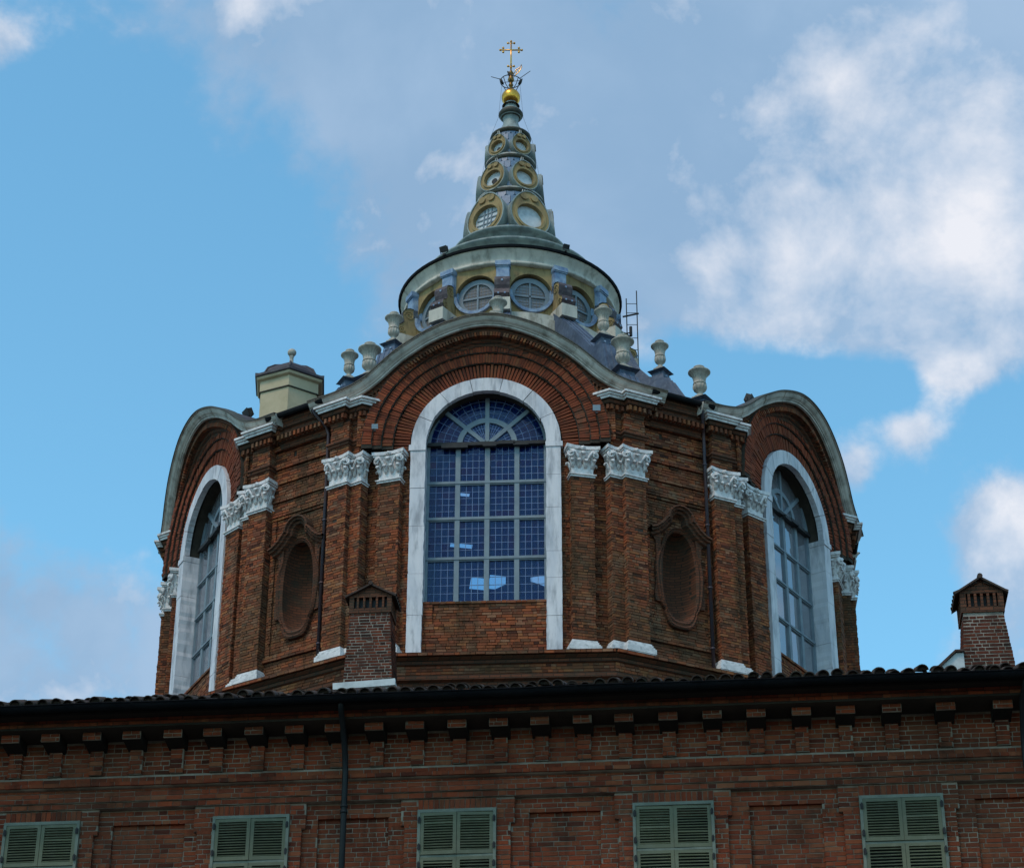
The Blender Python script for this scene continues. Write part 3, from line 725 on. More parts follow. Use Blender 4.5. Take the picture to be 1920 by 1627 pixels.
# --- marble surround of the windows, block by block
def chip(): return random.uniform(-.007, .007)+(random.uniform(.0, .014) if random.random() < .15 else 0)
def arc_block(r0, r1, t0, t1, y0, y1, n=16):
    mb = MB(); T = [t0+(t1-t0)*i/n for i in range(n+1)]
    inn = [((r0+chip())*cos(t), ZC+(r0+chip()*.5)*sin(t)) for t in T]; out = [((r1-chip()*.4)*cos(t), ZC+(r1-chip()*.4)*sin(t)) for t in T]
    mb.prism(inn+out[::-1], y0, y1); me = mb.mesh('marble_block', 'marble'); fix_normals(me); return me
MBK = []
_n = 7; gap = .004
for i in range(_n): MBK.append(arc_block(1.58+random.uniform(-.012, .008), 1.97+random.uniform(-.006, .006), pi*i/_n+gap, pi*(i+1)/_n-gap, -9.66-random.uniform(0, .012), -9.50))
for s in (-1, 1):
    zs = [28.275, 28.12, 27.3, 26.35, 25.1, 24.35, 23.3, 22.15] if s > 0 else [28.275, 28.10, 27.0, 25.9, 24.55, 23.4, 22.15]
    for j, (zt, zb) in enumerate(zip(zs, zs[1:])):
        e = .05 if j == 0 else random.uniform(-.008, .008); mb = MB()
        x0, x1 = 1.575+random.uniform(-.01, .006), 1.965+e
        yb = -9.66-(.03 if j == 0 else random.uniform(-.004, .01))
        n_ = max(2, int((zt-zb)/.12)); Zs = [zb+.004+(zt-zb-.008)*i/n_ for i in range(n_+1)]
        mb.prism([(s*(x0+chip()), z) for z in Zs]+[(s*(x1-chip()*.5), z) for z in Zs[::-1]], yb, -9.0); me = mb.mesh('marble_block', 'marble'); fix_normals(me); MBK.append(me)
def surround_back():
    mb = MB(); mb.box(-1.97, -1.6, -9.2, -9.0, 22.15, 22.3); mb.box(1.6, 1.97, -9.2, -9.0, 22.15, 22.3)
    return mb.mesh('window_surround', 'marble')
SBK = surround_back()
for k in (0, 1, -1, 2, -2):
    p = put('window_surround', SBK, chapel, rot=(0, 0, TH+k*pi/3))
    for me in MBK: put('marble_block', me, p)

# --- the big windows: painted frame, bars, cames and panes
WY = -9.14; FW = 1.56; ZF = 28.49
HZ = [28.49, 27.36, 26.31, 25.16, 23.92, 23.76]
MX = [-FW, -.76, .015, .79, FW]
def bar(mb, x0, x1, z0, z1, d=.10, y=WY): mb.box(x0, x1, y-d/2, y+d/2, z0, z1)
def window_frame():
    mb = MB()
    for i, x in enumerate(MX):
        w = .065 if 0 < i < 4 else .06
        bar(mb, x-w, x+w, 23.62, 28.49, .13 if i == 2 else .115)
    for z in HZ[1:4]:
        bar(mb, -FW, FW, z-.028, z+.028, .15); bar(mb, -FW, FW, z-.062, z+.062, .085)
    bar(mb, -FW, FW, 23.76, 23.96, .14)
    # fanlight: two arcs, spokes
    for (r0, r1, d) in ((.66, .80, .11), (1.50, 1.66, .12)):
        L = [(cos(pi*i/36), sin(pi*i/36)) for i in range(37)]
        mb.prism([(r0*c, ZF+r0*s) for c, s in L]+[(r1*c, ZF+r1*s) for c, s in L[::-1]], WY-d/2, WY+d/2)
    for an in (pi*.235, pi*.5, pi*.765):
        c, s = cos(an), sin(an); w = .055
        mb.prism([(-s*w, ZF+c*w), (1.55*c-s*w, ZF+1.55*s+c*w), (1.55*c+s*w, ZF+1.55*s-c*w), (s*w, ZF-c*w)], WY-.06, WY+.06)
    me = mb.mesh('window', 'window_paint'); fix_normals(me); return me
def transom():
    mb = MB(); bar(mb, -FW, FW, ZF-.05, ZF+.045, .22, WY-.03); mb.box(-1.2, -.5, WY-.19, WY-.1, ZF-.14, ZF-.03); mb.box(-.1, .25, WY-.2, WY-.1, ZF-.12, ZF-.03); mb.box(.3, .75, WY-.19, WY-.1, ZF-.06, ZF+.04); mb.box(.7, 1.1, WY-.19, WY-.1, ZF-.1, ZF-.02)
    return mb.mesh('transom', 'iron')
def cames():
    mb = MB(); w = .0062
    for i in range(4):
        for j in range(1, 5):
            x0, x1, z1, z0 = MX[i]+.06, MX[i+1]-.06, HZ[j-1]-.06, HZ[j]+.06
            for q in range(1, 4): x = x0+(x1-x0)*q/4; bar(mb, x-w, x+w, z0, z1, .02)
            for q in range(1, 5): z = z0+(z1-z0)*q/5; bar(mb, x0, x1, z-w, z+w, .018)
    for r0, n in ((.36, 0), (.52, 0), (.98, 0), (1.16, 0), (1.34, 0)):
        L = [(cos(pi*i/30), sin(pi*i/30)) for i in range(31)]
        mb.prism([((r0-w)*c, ZF+(r0-w)*s) for c, s in L]+[((r0+w)*c, ZF+(r0+w)*s) for c, s in L[::-1]], WY-.009, WY+.009)
    for n_, ra, rb in ((24, .14, .66), (18, .8, 1.5)):
        for i in range(1, n_):
            an = pi*i/n_; c, s = cos(an), sin(an)
            mb.prism([(ra*c-s*w, ZF+ra*s+c*w), (rb*c-s*w, ZF+rb*s+c*w), (rb*c+s*w, ZF+rb*s-c*w), (ra*c+s*w, ZF+ra*s-c*w)], WY-.008, WY+.008)
    me = mb.mesh('lead_cames', 'lead_came'); fix_normals(me); return me
def pane_quad(material):
    mb = MB(); mb.box(-.5, .5, -.004, .004, -.5, .5); return mb.mesh('pane', material)
WF, TRN, CAM = window_frame(), transom(), cames()
PB, PS = pane_quad('glass_blue'), pane_quad('glass_side')
def sector(r0, r1, a0, a1, material):
    mb = MB(); n = 10; L = [a0+(a1-a0)*i/n for i in range(n+1)]
    mb.prism([(r0*cos(t), ZF+r0*sin(t)) for t in L]+[(r1*cos(t), ZF+r1*sin(t)) for t in L[::-1]], WY-.004, WY+.004)
    me = mb.mesh('pane', material); fix_normals(me); return me
ANG = [0, pi*.235, pi*.5, pi*.765, pi]
SEC = {m: [sector(r0, r1, ANG[i], ANG[i+1], m) for i in range(4) for (r0, r1) in ((.02, .67), (.79, 1.52))] for m in ('glass_blue', 'glass_side')}
for k in (0, 1, -1, 2, -2, 3):
    p = put('window', WF, chapel, rot=(0, 0, TH+k*pi/3)); put('transom', TRN, p)
    if k == 0: put('lead_cames', CAM, p, kind='stuff')
    if k in (3,): continue
    for me in SEC['glass_blue' if k == 0 else 'glass_side']: put('pane', me, p)
    small = []
    for i in range(4):
        for j in range(1, 5):
            x0, x1, z1, z0 = MX[i]+.05, MX[i+1]-.05, HZ[j-1]-.05, HZ[j]+.05
            if k == 0:
                for q in range(4):
                    for r_ in range(5):
                        w, h = (x1-x0)/4, (z1-z0)/5
                        small.append((x0+(q+.5)*w, z0+(r_+.5)*h, w-.004, h-.004))
            else: put('pane', PS, p, ((x0+x1)/2, WY, (z0+z1)/2), (random.uniform(-.006, .006), 0, random.uniform(-.008, .008)), (x1-x0, 1, z1-z0))
    if k == 0:
        small.sort(key=lambda q: q[1])
        for (x, z, w, h) in small[80:]: put('pane', PB, p, (x, WY, z), (random.uniform(-.05, .05), 0, random.uniform(-.05, .05)), (w, 1, h))
        mb = MB()
        for (x, z, w, h) in small[:80]: mb.box(x-w/2, x+w/2, WY-.004, WY+.004, z-h/2, z+h/2)
        build('panes', mb, 'glass_blue', p, kind='stuff')

# --- ledge under the drum
def ledge():
    mb = MB(); pts = []
    for k in range(6):
        a = TH+k*pi/3
        for t in (-3.35, 3.35): pts.append(Vector(chapel_pt(a, t, 10.25)))
    prof = [(-1.5, 22.16), (.0, 22.12), (.0, 22.10), (-.05, 22.09), (-.07, 22.0), (-.16, 21.94), (-.17, 21.86), (-.24, 21.83), (-.24, 21.60), (-.18, 21.57), (-.18, 21.46), (-.28, 21.42), (-.30, 21.28), (-.24, 21.26), (-.24, 21.12), (-.34, 21.08), (-.34, 18.0)]
    n = len(pts); rows = []
    for i in range(n):
        a, b, c = pts[i-1], pts[i], pts[(i+1) % n]; d1 = (b-a).normalized(); d2 = (c-b).normalized()
        n1 = Vector((d1.y, -d1.x)); n2 = Vector((d2.y, -d2.x)); m = (n1+n2)/(1+n1.dot(n2))
        rows.append([((b+m*o).x, (b+m*o).y, z) for o, z in prof])
    mb.ribbon(rows, True); me = mb.mesh('ledge', 'courses'); fix_normals(me); put('ledge', me, chapel)
    br = []
    for k in (0, 1, -1):
        a = TH+k*pi/3
        x, y = chapel_pt(a, 0, 10.25); courses(br, -3.27, 3.27, 21.61, 21.82, -.225, x=x, y=y, ang=a)
        x, y = chapel_pt(a, 0, 10.25); courses(br, -3.3, 3.3, 22.02, 22.115, .022, x=x, y=y, ang=a)
        a2 = a+pi/6; L = 10.55*sin(R(30))*.42
        d = (Vector(chapel_pt(a, 3.35, 10.25))-Vector(chapel_pt(a+pi/3, -3.35, 10.25))).length/2
        nn = cos(math.atan2(3.35, 10.25)-pi/6)*math.hypot(3.35, 10.25)
        if k < 1:
            x, y = chapel_pt(a2, 0, nn); courses(br, -d+.05, d-.05, 21.61, 21.82, -.225, x=x, y=y, ang=a2); courses(br, -d, d, 22.02, 22.115, .022, x=x, y=y, ang=a2)
    put('brickwork', brick_mesh('brickwork', br, 'chapel_brick'), bpy.data.objects['ledge'], kind='stuff')
ledge()
fl = MB(); fl.lathe([(0, 21.2), (9.9, 21.2)], 24); build('floor_slab', fl, 'interior_plaster', chapel)

# --- roof between the gables and the lantern drum, with openings added in the far slope to show bright sky through the window
RPROF = [(9.3, 30.05), (8.6, 30.35), (7.0, 31.25), (5.8, 32.3), (4.6, 33.7), (3.3, 35.9)]
def rz_(r):
    for (a, p), (b, q) in zip(RPROF, RPROF[1:]):
        if b <= r <= a: return p+(q-p)*(a-r)/(a-b)
    return RPROF[-1][1]
def roof():
    mb = MB()
    holes = [(R(181), R(186), 6.23, 6.61), (R(186), R(191.8), 6.34, 6.66), (R(168.8), R(173.5), 6.26, 6.60), (R(193), R(200.8), 5.52, 5.61), (R(197.5), R(202), 4.45, 4.50)]
    rs = sorted(set([9.3-6.0*i/24 for i in range(25)]+[v for h in holes for v in h[2:]]), reverse=True)
    an = sorted(set([TH % (pi/6)+pi/12*i for i in range(24)]+[v for h in holes for v in h[:2]])); na = len(an)
    vs = []; fs = []
    for r in rs:
        for a in an:
            loc = (a-TH+1e-9) % (pi/6); f = cos(pi/12)/cos(loc-pi/12); vs.append((r*f*sin(a), -r*f*cos(a), rz_(r)))
    for j in range(len(rs)-1):
        for i in range(na):
            a = (an[i]+an[(i+1) % na]+(2*pi if i == na-1 else 0))/2; r = (rs[j]+rs[j+1])/2
            if any(h0 < a < h1 and r0 < r < r1 for h0, h1, r0, r1 in holes): continue
            fs.append((j*na+i, j*na+(i+1) % na, (j+1)*na+(i+1) % na, (j+1)*na+i))
    mb.add(vs, fs); build('roof', mb, 'roof_lead', chapel)
roof()
# ribs with urn plinths
URN = {0: ((5.45, 34.44), (6.76, 33.02)), 1: ((6.14, 34.10), (7.24, 32.40))}     # inner and outer urn on ribs over windows / over niches
def rib(kind):
    mb = MB(); w = .26; (ri, zi), (ro, zo) = URN[kind]
    prof = [(ro+1.2, rz_(ro+1.2)+.1), (ro+.7, zo-1.0), (ro+.36, zo-.38), (ro-.3, zo-.2), (ri+.38, zi-.5), (ri-.3, zi-.25), (ri-.8, zi+.35), (4.3, 35.55), (3.5, 36.3)]
    rows = []
    for r, z in prof:
        zb = rz_(r)-.3; rows.append([(-w-.06, -r, zb), (-w, -r, z), (w, -r, z), (w+.06, -r, zb)])
    mb.ribbon(rows); mb.add(rows[0], [(0, 1, 2, 3)])
    for x in (-.17, 0, .17):
        mb.tube([(x, -r, z+.01) for r, z in prof], .022, 5)
    return mb.mesh('roof_rib', 'lead_blue')
def plinth(sc):
    mb = MB(); mb.frustum(.52*sc, .52*sc, -.55, .42*sc, .42*sc, -.16); mb.frustum(.42*sc, .42*sc, -.16, .66*sc, .66*sc, -.10); mb.frustum(.66*sc, .66*sc, -.10, .30*sc, .30*sc, .0)
    for sx in (-.11, .11):
        mb.lathe([(0, 0), (.035, 0)], 8)
    return mb.mesh('urn_plinth', 'lead_blue')
def studs():
    mb = MB()
    for x in (-.1, .1): mb.tube([(x, -.235, -.33), (x, -.27, -.33)], .032, 8)
    return mb.mesh('stud', 'lead_pale')
RIBS, PL1, PL2, STD = (rib(0), rib(1)), plinth(.9), plinth(1.1), studs()
for k in range(12):
    a = TH+k*pi/6; r = put('roof_rib', RIBS[k % 2], chapel, rot=(0, 0, a))
    for (rr, zz), pm in zip(URN[k % 2], (PL1, PL2)):
        if k not in (0, 1, 2, 10, 11) or (k == 10 and pm is PL2): continue
        put('urn_plinth', pm, r, (0, -rr, zz)); put('stud', STD, r, (0, -rr, zz))
# --- lantern drum: twelve panels with round windows
DR = 3.25; DZ0, DZ1 = 35.6, 38.08; WZ = 37.04; WRR = .66
hw = DR*math.tan(pi/12)
def dome_panel():
    mb = MB(); n = 64; rows = []
    for i in range(n):
        a = 2*pi*i/n; dx, dz = cos(a), sin(a)
        kk = min(hw/abs(dx) if abs(dx) > 1e-6 else 1e9, ((DZ1-WZ) if dz > 0 else (WZ-DZ0))/abs(dz) if abs(dz) > 1e-6 else 1e9)
        rows.append([(WRR*dx, -DR+.36, WZ+.06+WRR*dz), (WRR*dx, -DR, WZ+.06+WRR*dz), (dx*kk, -DR, WZ+dz*kk)])
    mb.ribbon(rows, True)
    for sx in (-1, 1):
        for z0, z1 in ((DZ0, DZ0+.5), (DZ1-.4, DZ1)):
            mb.add([(sx*hw*.5, -DR+.002, z0), (sx*hw, -DR+.002, z0), (sx*hw, -DR+.002, z1), (sx*hw*.5, -DR+.002, z1)], [(0, 1, 2, 3)])
    me = mb.mesh('drum_panel', 'ochre'); fix_normals(me); return me
def round_window():
    mb = MB(); L = [(cos(2*pi*i/40), sin(2*pi*i/40)) for i in range(40)]; y = -DR+.20
    mb.ringprism([(.48*c, WZ+.48*s) for c, s in L], [(.65*c, WZ+.65*s) for c, s in L], y-.06, y+.06)
    for w, x0, x1, z0, z1 in ((0, -.026, .026, -.49, .49), (0, -.49, .49, -.03, .03)): mb.box(x0, x1, y-.05, y+.05, WZ+z0, WZ+z1)
    me = mb.mesh('round_window', 'window_paint'); fix_normals(me); return me
def win_sill():
    mb = MB(); P = []; 
    L = [pi+pi*i/20 for i in range(21)]
    inn = [(.60*cos(t), WZ+.60*sin(t)) for t in L]; out = [(.71*cos(t), WZ+.04+.74*sin(t)) for t in L]
    mb.prism(inn+out[::-1], -DR-.10, -DR+.05); me = mb.mesh('window_sill', 'lead_pale'); fix_normals(me); return me
def quarter(i, m):
    mb = MB(); y = -DR+.20; L = [pi/2*i+pi/2*j/8 for j in range(9)]
    mb.prism([(0, WZ)]+[(.49*cos(t), WZ+.49*sin(t)) for t in L], y-.004, y+.004); me = mb.mesh('pane', m); fix_normals(me); return me
def came_grid():
    mb = MB(); y = -DR+.195
    for i in range(-4, 5):
        x = i*.105; h = math.sqrt(max(.48**2-x*x, 0)); mb.box(x-.006, x+.006, y-.008, y+.008, WZ-h, WZ+h); mb.box(-h, h, y-.008, y+.008, WZ+x-.006, WZ+x+.006)
    return mb.mesh('lead_cames', 'came_brown')
def pier():
    mb = MB(); r = DR/cos(pi/12)
    mb.box(-.21, .21, -r-.10, -r+.2, 37.05, 37.9); mb.box(-.19, .19, -r-.13, -r, 37.3, 37.84)
    return mb.mesh('pier', 'lead_pale')
def pier_cap():
    mb = MB(); r = DR/cos(pi/12); mb.box(-.235, .235, -r-.19, -r+.1, 37.88, 38.04); mb.box(-.225, .225, -r-.16, -r+.1, 37.84, 37.88); return mb.mesh('pier_cap', 'lead_pale')
def console():
    r = DR/cos(pi/12)
    prof = [(r+.08, 37.36), (r+.22, 37.37), (r+.38, 37.30), (r+.46, 37.16), (r+.44, 36.98), (r+.40, 36.86), (r+.48, 36.76), (r+.62, 36.68), (r+.66, 36.54), (r+.58, 36.42), (r+.46, 36.38), (r-.1, 36.38), (r-.1, 37.36)]
    side = MB(); n = len(prof)
    for sx in (-.21, .21): side.add([(sx, -a, z) for a, z in prof], [tuple(range(n))])
    for sx in (-.215, .215):
        for (cr, cz, r0) in ((r+.24, 37.10, .17), (r+.48, 36.54, .12)):
            P = []
            for i in range(22):
                t = 2*pi*1.6*i/21; q = r0*(1-i/21*.8); P.append((sx, -(cr+q*cos(t)), cz+q*sin(t)))
            side.tube(P, .022, 5)
    top = MB(); top.ribbon([[(-.235, -(a+.012), z+.008), (.235, -(a+.012), z+.008)] for a, z in prof[:11]])
    st = MB(); st.box(-.26, .26, -(r+.70), -r+.2, 35.95, 36.375)
    dots = MB()
    for x in (-.1, .1): dots.tube([(x, -(r+.64), 36.55), (x, -(r+.685), 36.55)], .03, 8)
    dots.tube([(0, -(r+.45), 37.14), (0, -(r+.485), 37.14)], .035, 8)
    return side.mesh('scroll_side', 'ochre'), top.mesh('console', 'lead_brown'), st.mesh('console_block', 'cream_plaster'), dots.mesh('stud', 'lead_pale')
PAN, RW, SIL, QB, CG, PIE, PCA, CON = dome_panel(), round_window(), win_sill(), [quarter(i, 'glass_dome') for i in range(4)], came_grid(), pier(), pier_cap(), console()
for k in range(12):
    a = TH+pi/12+k*pi/6
    p = put('drum_panel', PAN, chapel, rot=(0, 0, a)); put('window_sill', SIL, p)
    w = put('round_window', RW, chapel, rot=(0, 0, a))
    put('lead_cames', CG, w, kind='stuff')
    for me in QB: put('pane', me, w)
    a2 = TH+k*pi/6
    p = put('pier', PIE, chapel, rot=(0, 0, a2)); put('pier_cap', PCA, p)
    c = put('console', CON[1], chapel, rot=(0, 0, a2)); put('scroll_side', CON[0], c); put('console_block', CON[2], c); put('stud', CON[3], c)
mb = MB(); mb.lathe([(3.2, 38.0), (3.40, 38.02), (3.42, 38.10), (3.36, 38.12), (3.37, 38.20), (3.42, 38.36), (3.50, 38.46), (3.52, 38.52)], 72); build('lantern_cornice', mb, 'cream_plaster', chapel, True)
mb = MB(); mb.lathe([(3.2, 36.2), (3.55, 36.18), (3.55, 36.02), (3.62, 35.98), (3.7, 34.6)], 48); build('lantern_base', mb, 'cream_plaster', chapel)
mb = MB(); mb.lathe([(3.48, 38.52), (3.58, 38.525), (3.60, 38.60), (3.50, 38.63)], 72); build('lantern_gutter', mb, 'gutter', chapel)
mb = MB(); mb.lathe([(3.54, 38.61), (3.1, 38.80), (2.62, 38.92), (2.56, 39.26), (2.70, 39.32), (2.82, 39.36), (2.82, 39.43), (2.72, 39.46), (2.2, 39.62), (1.74, 39.74), (1.62, 40.28), (1.78, 40.36), (1.90, 40.40), (1.90, 40.47), (1.80, 40.50), (1.62, 40.56), (1.2, 40.62)], 72)
build('cupola', mb, 'copper_green', chapel, True)
SM1 = MB(); SM1.tube([(0, -r, z+.012) for r, z in [(3.54, 38.61), (3.1, 38.80), (2.64, 38.92)]], .02, 5); SM1 = SM1.mesh('roof_seam', 'copper_green')
SM2 = MB(); SM2.tube([(0, -r, z+.012) for r, z in [(2.72, 39.46), (2.2, 39.62), (1.78, 39.74)]], .018, 5); SM2 = SM2.mesh('roof_seam', 'copper_green')
for i in range(24):
    for me in (SM1, SM2): put('roof_seam', me, chapel, rot=(0, 0, 2*pi*i/24))
# --- spire: three tiers with oculi
TIERS = [(40.58, 42.42, 1.36, 1.02, .465, .67, 41.26), (42.52, 43.98, .97, .74, .315, .46, 43.02), (44.08, 45.2, .70, .58, .225, .34, 44.46)]
def frame_loop(hw_, n=48):
    L = []
    for i in range(n):
        a = 2*pi*i/n; x = cos(a); z = sin(a)
        wx = 1-.10*z if z > 0 else 1+.06*(-z)
        L.append((hw_*x*(wx if z < 0 else 1-.22*z*z), hw_*(1.42*z if z > 0 else 1.12*z)))
    return L
SLT = MB(); SLT.prism([(-.5, 1), (-.5, .25), (-.3, .06), (0, 0), (.3, .06), (.5, .25), (.5, 1)], -.5, .5); SL = SLT.mesh('slate', 'slate'); fix_normals(SL)
for ti, (z0, z1, r0, r1, hr, fh, zc) in enumerate(TIERS):
    mb = MB(); mb.lathe([(r0, z0), (r1, z1)], 36)
    t = build('spire_tier', mb, 'slate', chapel)
    L = frame_loop(fh); H = [(hr*cos(2*pi*i/48), hr*sin(2*pi*i/48)-.04*fh) for i in range(48)]
    HB = [(hr*.9*cos(2*pi*i/48), hr*.9*sin(2*pi*i/48)-.04*fh) for i in range(48)]
    f1 = MB(); f1.ringprism(H, L, -.07, .30); f1.ringprism([(x*1.02, z*1.02+.0) for x, z in H], [(x*1.22, z*1.22) for x, z in H], -.10, -.06)
    for sx in (-1, 1): f1.tube([(sx*fh*.27, -.06, fh*1.06), (sx*fh*.27, -.13, fh*1.06)], fh*.19, 14)
    F1 = f1.mesh('oculus_frame', 'ochre'); fix_normals(F1)
    f2 = MB(); f2.ringprism([(x*1.0, z*1.0) for x, z in L], [(x*1.055, z*1.045) for x, z in L], -.10, .34); F2 = f2.mesh('oculus_hood', 'copper_green'); fix_normals(F2)
    f3 = MB(); f3.prism(H, .06, .08); F3 = f3.mesh('oculus_panel', 'oculus_disc'); fix_normals(F3)
    slope = math.atan((r0-r1)/(z1-z0)); rr = r0+(r1-r0)*(zc-z0)/(z1-z0)+(.13, .10, .075)[ti]
    for k in range(6):
        a = TH+pi/6+k*pi/3
        fr = put('oculus_frame', F1, chapel, (rr*sin(a), -rr*cos(a), zc), (-slope*.55, 0, a)); put('oculus_hood', F2, fr)
        pn = put('oculus_panel', F3, fr)
        if k == 5 and ti < 2 or (k == 5 and ti == 2):
            d = MB()
            if ti == 0:
                for x in (-.14, 0, .14): d.box(x-.02, x+.02, .03, .065, -.4, .38)
                for z in (-.2, .0, .2): d.box(-.40, .40, .03, .065, z-.02, z+.02)
                build('glazing_bars', d, 'window_paint', fr)
            else:
                d.tube([(0, .058, -.06), (0, .04, -.06)], hr*.34, 16); build('vent_hole', d, 'iron', fr)
    nrow = (5, 5, 4)[ti]; nn = 24
    for j in range(nrow):
        zz = z0+(z1-z0)*(j+.3)/nrow; rq = r0+(r1-r0)*(zz-z0)/(z1-z0); w = 2*pi*rq/nn*.94
        for i in range(nn):
            a = 2*pi*(i+.5*(j % 2))/nn
            da = ((a-TH-pi/6+pi/6) % (pi/3))-pi/6
            if not -pi*.62 < ((a+pi) % (2*pi))-pi < pi*.62: continue
            if abs(da)*rq < fh*.72 and abs(zz+.12-zc) < fh*.8: continue
            put('slate', SL, t, (rq*sin(a), -rq*cos(a), zz), (-slope*.7, 0, a), (w, .04, (z1-z0)/nrow*1.02))
for (nm, prof) in (('spire_ring', [(.95, 42.34), (1.06, 42.36), (1.12, 42.46), (1.10, 42.52), (1.0, 42.55), (.9, 42.56)]), ('spire_ring', [(.70, 43.92), (.78, 43.93), (.84, 44.02), (.82, 44.07), (.70, 44.1)]), ('spire_ring', [(.55, 45.12), (.62, 45.13), (.69, 45.22), (.68, 45.27), (.5, 45.3)])):
    mb = MB(); mb.lathe(prof, 40); build(nm, mb, 'bronze_dark', chapel, True)
for (r, z) in ((1.10, 42.53), (.82, 44.08)):
    mb = MB(); mb.lathe([(r-.02, z-.02), (r+.02, z-.03), (r+.02, z+.02), (r-.06, z+.03)], 40); build('ring_lip', mb, 'lead_fascia', chapel)
mb = MB(); mb.lathe([(.52, 45.26), (.50, 45.36), (.44, 45.46), (.34, 45.62), (.27, 45.80), (.245, 45.98), (.28, 46.08), (.36, 46.12), (.40, 46.2), (.40, 46.28), (.36, 46.36), (.27, 46.42), (.23, 46.48), (.2, 46.62), (.2, 46.75)], 32)
build('spire_neck', mb, 'copper_green', chapel, True)
mb = MB(); mb.lathe([(.29, 46.08), (.37, 46.13), (.41, 46.2), (.41, 46.27), (.37, 46.34)], 32); build('neck_collar', mb, 'bronze_dark', chapel, True)
# small iron numerals-like fixings on the two lower rings are modelled as brackets
mb = MB()
for (a, r, z) in ((R(22), 1.12, 42.3), (R(30), 1.12, 42.3), (R(-38), 1.12, 42.3), (R(-44), 1.12, 42.3), (R(26), .84, 43.85), (R(-33), .84, 43.85), (R(26), .70, 45.05), (R(-34), .70, 45.05)):
    s = .12 if z < 43 else .07
    for da in (-.03, .03): mb.tube([((r+.02)*sin(a+da*2), -(r+.02)*cos(a+da*2), z-s), ((r+.03)*sin(a+da), -(r+.03)*cos(a+da), z+s)], .018, 5)
build('ring_bracket', mb, 'lead_fascia', chapel)

# --- gilded ball and cross (stands on the neck)
fin = thing('cross_finial', 'gilded ball, iron crown and trefoil cross at the tip of the spire', 'cross', (0, 0, 46.6))
mb = MB(); mb.lathe([(.32*sin(pi*i/16), .37-.32*cos(pi*i/16)) for i in range(17)], 28, mod=lambda a, z: 1+.012*cos(14*a)); build('ball', mb, 'gold', fin, True)
mb = MB(); mb.lathe([(.30, .0), (.16, .12), (.17, .02), (.2, -.05)], 20); build('ball_foot', mb, 'bronze_dark', fin, True)
mb = MB(); mb.lathe([(.035, .66), (.03, .8), (.06, .84), (.085, .9), (.06, .97), (.04, 1.0), (.07, 1.04), (.115, 1.12), (.09, 1.22), (.06, 1.27), (.05, 1.36), (.09, 1.42), (.05, 1.5), (.02, 1.56)], 14); build('stem', mb, 'gold_dark', fin, True)
mb = MB()
mb.tube([(0, 0, 1.5), (0, 0, 2.78)], .026, 8)
mb.tube([(-.36, 0, 2.42), (.36, 0, 2.42)], .026, 8)
def bead(mb, x, z, r): mb.lathe([(r*sin(pi*i/8), z-r*cos(pi*i/8)) for i in range(9)], 10, org=(x, 0))
for (x, z) in ((0, 2.80), (-.11, 2.72), (.11, 2.72), (-.37, 2.42), (-.27, 2.51), (-.27, 2.33), (.37, 2.42), (.27, 2.51), (.27, 2.33), (-.10, 1.72), (.10, 1.72), (0, 1.66)): bead(mb, x, z, .042)
mb.tube([(-.11, 0, 2.72), (.11, 0, 2.72)], .016, 6); mb.tube([(-.10, 0, 1.72), (.10, 0, 1.72)], .016, 6)
for s in (-1, 1): mb.tube([(s*.27, 0, 2.33), (s*.27, 0, 2.51)], .016, 6)
build('cross', mb, 'gold', fin, True)
mb = MB(); n = 28
mb.tube([(.36*cos(2*pi*i/n), .36*sin(2*pi*i/n), 1.06+.02*sin(4*pi*i/n)) for i in range(n+1)], .016, 6)
for i in range(4):
    a = pi/4+pi/2*i; mb.tube([(.05*cos(a), .05*sin(a), .66), (.25*cos(a), .25*sin(a), .82), (.36*cos(a), .36*sin(a), 1.06)], .014, 6)
    mb.tube([(0, 0, 1.06), (.36*cos(a+.6), .36*sin(a+.6), 1.06)], .010, 5)
for s in (-1, 1): mb.tube([(s*.26, -.1, .86), (s*.33, -.12, .98), (s*.38, -.1, 1.1)], [.03, .055, .02], 8)
mb.tube([(-.3, -.1, 1.06), (-.68, -.15, 1.15)], .012, 5); mb.tube([(.3, -.1, 1.12), (.66, -.15, 1.4)], .012, 5)
mb.tube([(-.02, 0, 1.25), (-.05, 0, 1.4), (-.12, 0, 1.5)], [.05, .06, .02], 6); mb.tube([(-.1, 0, 1.36), (.02, 0, 1.52), (.06, 0, 1.44)], [.02, .05, .02], 6)
build('crown', mb, 'iron', fin, True)
mb = MB(); P = [(.06, 1.32), (.18, 1.58), (.30, 1.66), (.36, 1.80), (.37, 1.68), (.30, 1.52), (.18, 1.36), (.08, 1.24)]
mb.tube([(x, 0, z) for x, z in P]+[(P[0][0], 0, P[0][1])], .014, 6); mb.tube([(.16, 0, 1.34), (.22, 0, 1.62)], .012, 5); mb.tube([(.24, 0, 1.44), (.30, 0, 1.66)], .012, 5)
build('weather_vane', mb, 'gold', fin, True)
mb = MB()
for s in (-1, 1):
    mb.tube([(s*.30, -.05, 1.0), (s*.42, -.05, -.5), (s*.72, -.1, -1.5), (s*1.12, -.1, -4.0), (s*1.5, -.1, -6.0)], .004, 4)
build('stay_wires', mb, 'iron', fin)

